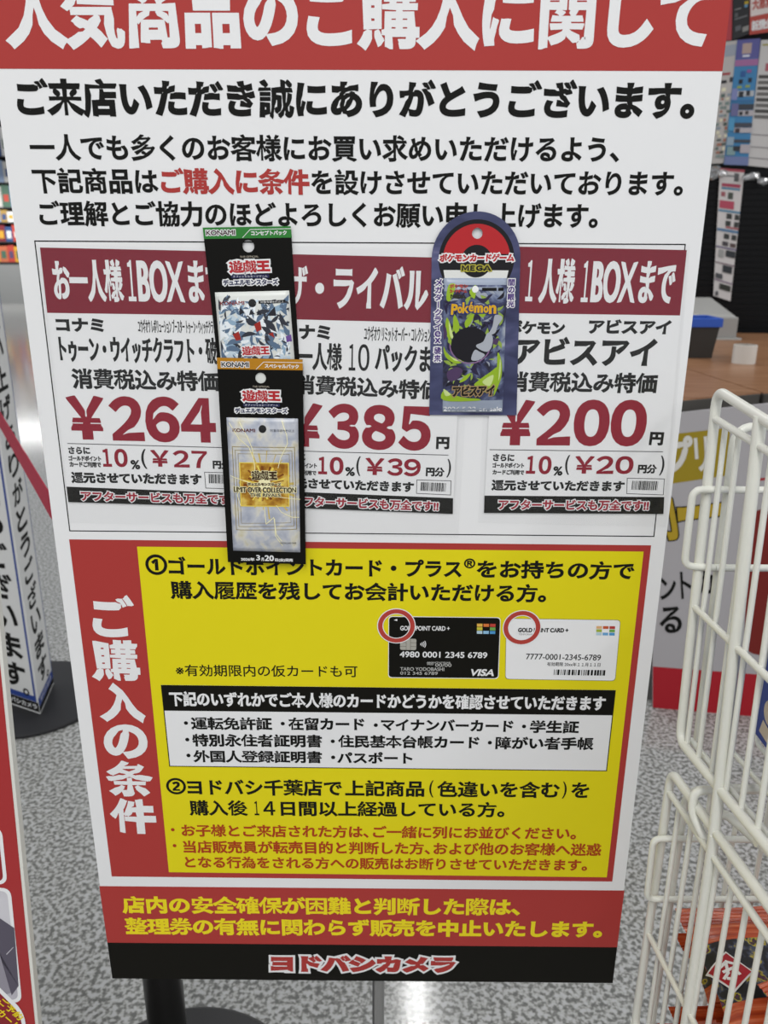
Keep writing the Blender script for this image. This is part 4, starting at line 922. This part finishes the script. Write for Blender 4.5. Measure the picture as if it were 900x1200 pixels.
strip_rows(t, HY - 0.6, Q1, [(0, 1, 0, 0.02, 'a34a55'), (0.6, 0.8, 0.03, 0.09, '5a5a5a'), (0.15, 0.6, 0.045, 0.06, '8a8a8a'), (0.1, 0.9, 0.11, 0.135, 'a5445a'), (0.1, 0.9, 0.14, 0.155, '4f7f9c'), (0.1, 0.28, 0.175, 0.21, '9c5a60'), (0.4, 0.62, 0.175, 0.225, '4a5048'),
    (0.05, 0.7, 0.24, 0.30, 'b04a5e'), (0.02, 1, 0.31, 0.325, '4f7f9c'), (0.4, 0.65, 0.335, 0.375, '3a3c3a'), (0.78, 0.98, 0.335, 0.375, '3a3c3a'), (0.38, 0.62, 0.39, 0.43, '3a3c3a'), (0.78, 0.98, 0.39, 0.43, '3a3c3a'), (0.4, 1, 0.435, 0.445, 'a03a44'), (0, 1, 0.455, 0.475, '56799a'),
    (0.35, 0.6, 0.49, 0.53, '3a3c3a'), (0.72, 0.95, 0.49, 0.53, '3a3c3a'), (0.3, 0.58, 0.55, 0.585, '4a464a'), (0.68, 0.95, 0.555, 0.585, '5a4a48'), (0, 1, 0.595, 0.605, '5a5078'), (0.15, 0.4, 0.62, 0.68, '9a9a98'), (0.5, 0.98, 0.615, 0.665, '33363a'), (0, 1, 0.72, 0.728, '76606a'),
    (0.4, 0.9, 0.735, 0.79, '33363a'), (0.05, 0.42, 0.81, 0.85, '4c4e52'), (0, 1, 0.86, 0.868, '76607a'), (0.3, 0.92, 0.885, 0.93, '33362f'), (0.1, 0.25, 0.955, 0.99, '4c4e52')])
ps = hung('display_sheet', 'narrow pale hanging sheet beside the edge of the notice board', 'display sheet', [(1464.98,2146.39),(1519.26,2153.07),(1537.89,1663.28),(1465.44,1659.46)], HY, M('b9b4b0', 0.4), None)
rnd = random.Random(5)
Q2 = [(1464.98,2146.39),(1519.26,2153.07),(1537.89,1663.28),(1465.44,1659.46)]
strip_rows(ps, HY - 0.6, Q2, [(0, 1, 0.03, 0.12, '9aa0aa'), (0.1, 0.7, 0.25, 0.27, 'a0484c'), (0.1, 0.5, 0.31, 0.335, '2b2b2d'), (0.7, 1, 0.29, 0.33, '3a3a40'), (0.2, 0.5, 0.37, 0.40, 'e2dcc0')] + [(a, a + rnd.uniform(0.15, 0.3), u, u + rnd.uniform(0.015, 0.03), rnd.choice(('4a5650', '7a8a86', '9c6a58', '8a96a0', 'd8d2b8', '5c6b66'))) for u in [0.42 + 0.034 * k for k in range(16)] for a in (rnd.uniform(0.05, 0.3), rnd.uniform(0.5, 0.7))])
pbm = hung('display_sheet', 'blue hanging display sheet with a violet top and rows of small goods', 'display sheet', [(1519.26,2153.07),(1617.55,2159.85),(1635.33,1652.99),(1527.34,1656.14)], HY - 2, M('3e7fae', 0.4), None)
Q3 = [(1519.26,2153.07),(1617.55,2159.85),(1635.33,1652.99),(1527.34,1656.14)]
strip_rows(pbm, HY - 2.6, Q3, [(0, 1, 0, 0.15, '5a5a94'), (0.25, 0.65, 0.03, 0.11, 'b09a92'), (0.3, 0.6, 0.12, 0.135, 'd8d8e0'), (0, 1, 0.155, 0.205, 'a06a98'), (0.25, 0.42, 0.31, 0.345, '23262e'), (0.65, 0.8, 0.30, 0.335, '23262e'), (0.2, 0.4, 0.36, 0.38, '8fa05a'), (0.55, 0.75, 0.355, 0.375, '8fa05a'),
    (0.3, 0.5, 0.245, 0.29, '2f5a94'), (0.55, 0.75, 0.235, 0.26, '8a5a94'), (0, 0.25, 0.38, 0.47, '7f86b4'), (0.25, 0.95, 0.40, 0.445, 'b0b4b8'), (0.3, 0.5, 0.405, 0.45, '2b2e34'), (0.62, 0.78, 0.40, 0.44, '2b2e34'), (0, 1, 0.47, 0.49, '3a6f9c'), (0.05, 0.35, 0.50, 0.60, '6a6a94'), (0.36, 1, 0.505, 0.55, '3c4048'), (0.36, 1, 0.555, 0.60, 'b4aeb2'), (0.4, 0.55, 0.565, 0.595, '2f2f33'), (0.65, 0.8, 0.56, 0.59, '4a4446'),
    (0, 0.25, 0.615, 0.72, '4f94bc'), (0.26, 1, 0.655, 0.69, '454852'), (0.26, 1, 0.695, 0.735, 'b4aeb2'), (0.3, 0.5, 0.70, 0.735, '40363a'), (0.0, 0.3, 0.77, 0.84, '8fa4b4'), (0.3, 1, 0.79, 0.815, '454852'), (0.05, 0.4, 0.85, 0.92, '7f9a9c'), (0.3, 0.6, 0.845, 0.885, '2f3238'), (0.6, 1, 0.83, 0.9, 'b0a8ae'), (0, 1, 0.93, 1.0, '6f7ba4')])
pwt = hung('display_sheet', 'pale hanging display sheet with dark horizontal rows at the right edge', 'display sheet', [(1622.2,2153.35),(1779.13,2160.29),(1787.23,1639.33),(1635.33,1652.99)], HY, M('c4c1bf', 0.4), None)
Q4 = [(1622.2,2153.35),(1779.13,2160.29),(1787.23,1639.33),(1635.33,1652.99)]
strip_rows(pwt, HY - 0.6, Q4, [(0.05, 0.6, 0.03, 0.045, 'a39a5a'), (0.2, 0.8, 0.18, 0.24, 'a85a64')] + [(0.04, 0.95, 0.27 + 0.045 * k, 0.27 + 0.045 * k + 0.027, ('4a4846', '6a6866')[k % 2]) for k in range(8)] + [(0.02, 0.98, u, u + 0.006, '7a7478') for u in (0.74, 0.84, 0.93)] + [(0.7, 1, 0.85, 0.98, '9a98b0')])
bp_ = hung('poster', 'black poster with small pictures above the blue display sheet', 'poster', [(1473.86,2348.35),(1540.7,2361.08),(1563.78,2175.96),(1497.2,2153.01)], HY - 4, M('2b2b2d', 0.45), None)
strip_rows(bp_, HY - 4.6, [(1473.86,2348.35),(1540.7,2361.08),(1563.78,2175.96),(1497.2,2153.01)], [(0, 1, 0.0, 0.12, 'c4543f'), (0.7, 0.95, 0.32, 0.38, 'b59a2c'), (0.7, 0.9, 0.385, 0.44, '5f8fb0'), (0.1, 0.5, 0.42, 0.44, '8a8a88'), (0.1, 0.9, 0.60, 0.63, '6a6a6c'), (0.1, 0.3, 0.5, 0.58, '5a5a5c'), (0.15, 0.5, 0.76, 0.86, '5c5e62'), (0.6, 0.98, 0.82, 0.92, '8a8884')])
rp_ = hung('poster', 'red poster with white lettering at the top right corner', 'poster', [(1544.31,2361.09),(1742.23,2386.6),(1772.79,2199.19),(1567.91,2172.72)], HY - 4, M('b54a40', 0.45), None)
wq = flat('white_block', rp_, M('dcd0cb', 0.5), HY - 4.6, [(1544.31,2361.09),(1742.23,2386.6),(1759.71,2279.37),(1561.77,2240.51)])
letter(wq, M('b54a40'), HY - 5.2, [('大募集中', 1617.63,2293.33,111.31,41.77,8.35)], 0.04)
letter(rp_, WHITE, HY - 4.8, [('新規会員', 1629.54,2214.14,119.34,39.11,8.69)], 0.05)
rs_ = hung('poster', 'narrow red strip poster beside the notice board top', 'poster', [(1452.17,2348.3),(1471.62,2351.49),(1493.52,2153),(1466.38,2149.66)], HY - 3, M('b04048', 0.45), None)
BAGM = film_mat('crinkled_clear', 0.35, 0.22, (0.8, 0.8, 0.8))
for k, (q, lbl) in enumerate((([(1662.81,3215,1608.52),(1704.31,3215,1587.28),(1633.19,3215,1601.28)], 'clear crinkled bags bunched below the pale display sheet'), ([(1482.82,3215,1636.25),(1515.79,3215,1618.63),(1471.22,3215,1607.78)], 'clear crinkled bag hanging between the notice board and strip'))):
    bm = bmesh.new(); rnd = random.Random(k)
    for c in q:
        m0 = bmesh.ops.create_icosphere(bm, subdivisions=2, radius=1, matrix=Matrix.Translation(c) @ Matrix.Diagonal((26, 10, 17, 1)))
        for v in m0['verts']: v.co += Vector((rnd.uniform(-5, 5), rnd.uniform(-3, 3), rnd.uniform(-4, 4)))
    o = put_bm('clear_bag', bm, BAGM); tag(o, lbl, 'bag')

# ---------------------------------------------------------------- far shelves at the left
SY = 18500
sh = thing('shelf_unit', 'long shop shelf far behind at the left edge', 'shelf', (-8700, SY + 200, 0))
box('base_cabinet', sh, M('8d8e8d', 0.35, 0.5), -12200, -6500, SY, SY + 450, 0, 866)
box('kick_strip', sh, M('2a2a2c', 0.5), -12200, -6500, SY - 6, SY + 450, 866, 915)
box('back_panel', sh, M('2c2c30', 0.6), -12200, -6500, SY + 380, SY + 450, 915, 3900)
LV = [915, 1359, 1774, 2090, 2604, 3137]
for z in LV[1:]: box('shelf_board', sh, M('3c3c3f', 0.5), -12200, -6500, SY, SY + 380, z - 22, z)
cols = ['b8463a', 'd2a03a', 'c9c6c0', '35507f', '7a2c34', '8a9cb8', 'e0dedb', '4a6a58', 'a8894a', '5a4a6a', 'c26a4a', '2c3550']
cn = {'b8463a': 'red', 'd2a03a': 'yellow', 'c9c6c0': 'pale grey', '35507f': 'dark blue', '7a2c34': 'dark red', '8a9cb8': 'light blue', 'e0dedb': 'white', '4a6a58': 'green', 'a8894a': 'tan', '5a4a6a': 'purple', 'c26a4a': 'orange', '2c3550': 'navy'}
ordn = ['bottom', 'second', 'third', 'fourth', 'fifth', 'top']
plans = [['d2a03a', 'c26a4a', 'b8463a', 'd2a03a', '7a2c34'], ['2c3550', '7a2c34', '35507f', 'b8463a', 'c9c6c0'], ['c9c6c0', '8a9cb8', 'a8894a', 'e0dedb', '5a4a6a'], ['5a4a6a', 'c9c6c0', '4a6a58', '8a9cb8', 'a8894a'], ['c9c6c0', 'e0dedb', '8a9cb8', 'c9c6c0', '35507f'], ['e0dedb', '8a9cb8', '35507f', 'e0dedb', '8a9cb8']]
rnd = random.Random(9)
for r, z in enumerate(LV):
    x = -9040; top = (LV + [3800])[r + 1] - 40
    for k, c in enumerate(plans[r]):
        w_ = rnd.uniform(150, 210)
        t = thing('product_box', '%s box on the %s shelf of the far unit, place %s along the row' % (cn[c], ordn[r], ('one', 'two', 'three', 'four', 'five')[k]), 'box', (x + w_ / 2, SY + 100, z), 'boxes on the far shelves')
        box('carton', t, M(c, 0.45), x, x + w_ - 5, SY + 12, SY + 300, z + 0.5, z + (top - z) * rnd.uniform(0.8, 0.97), 1.5)
        flat('front_print', t, M(rnd.choice(cols), 0.45), SY + 11.6, rect(x + w_ / 2, z + (top - z) * 0.4, w_ * 0.6, (top - z) * rnd.uniform(0.25, 0.45)))
        x += w_
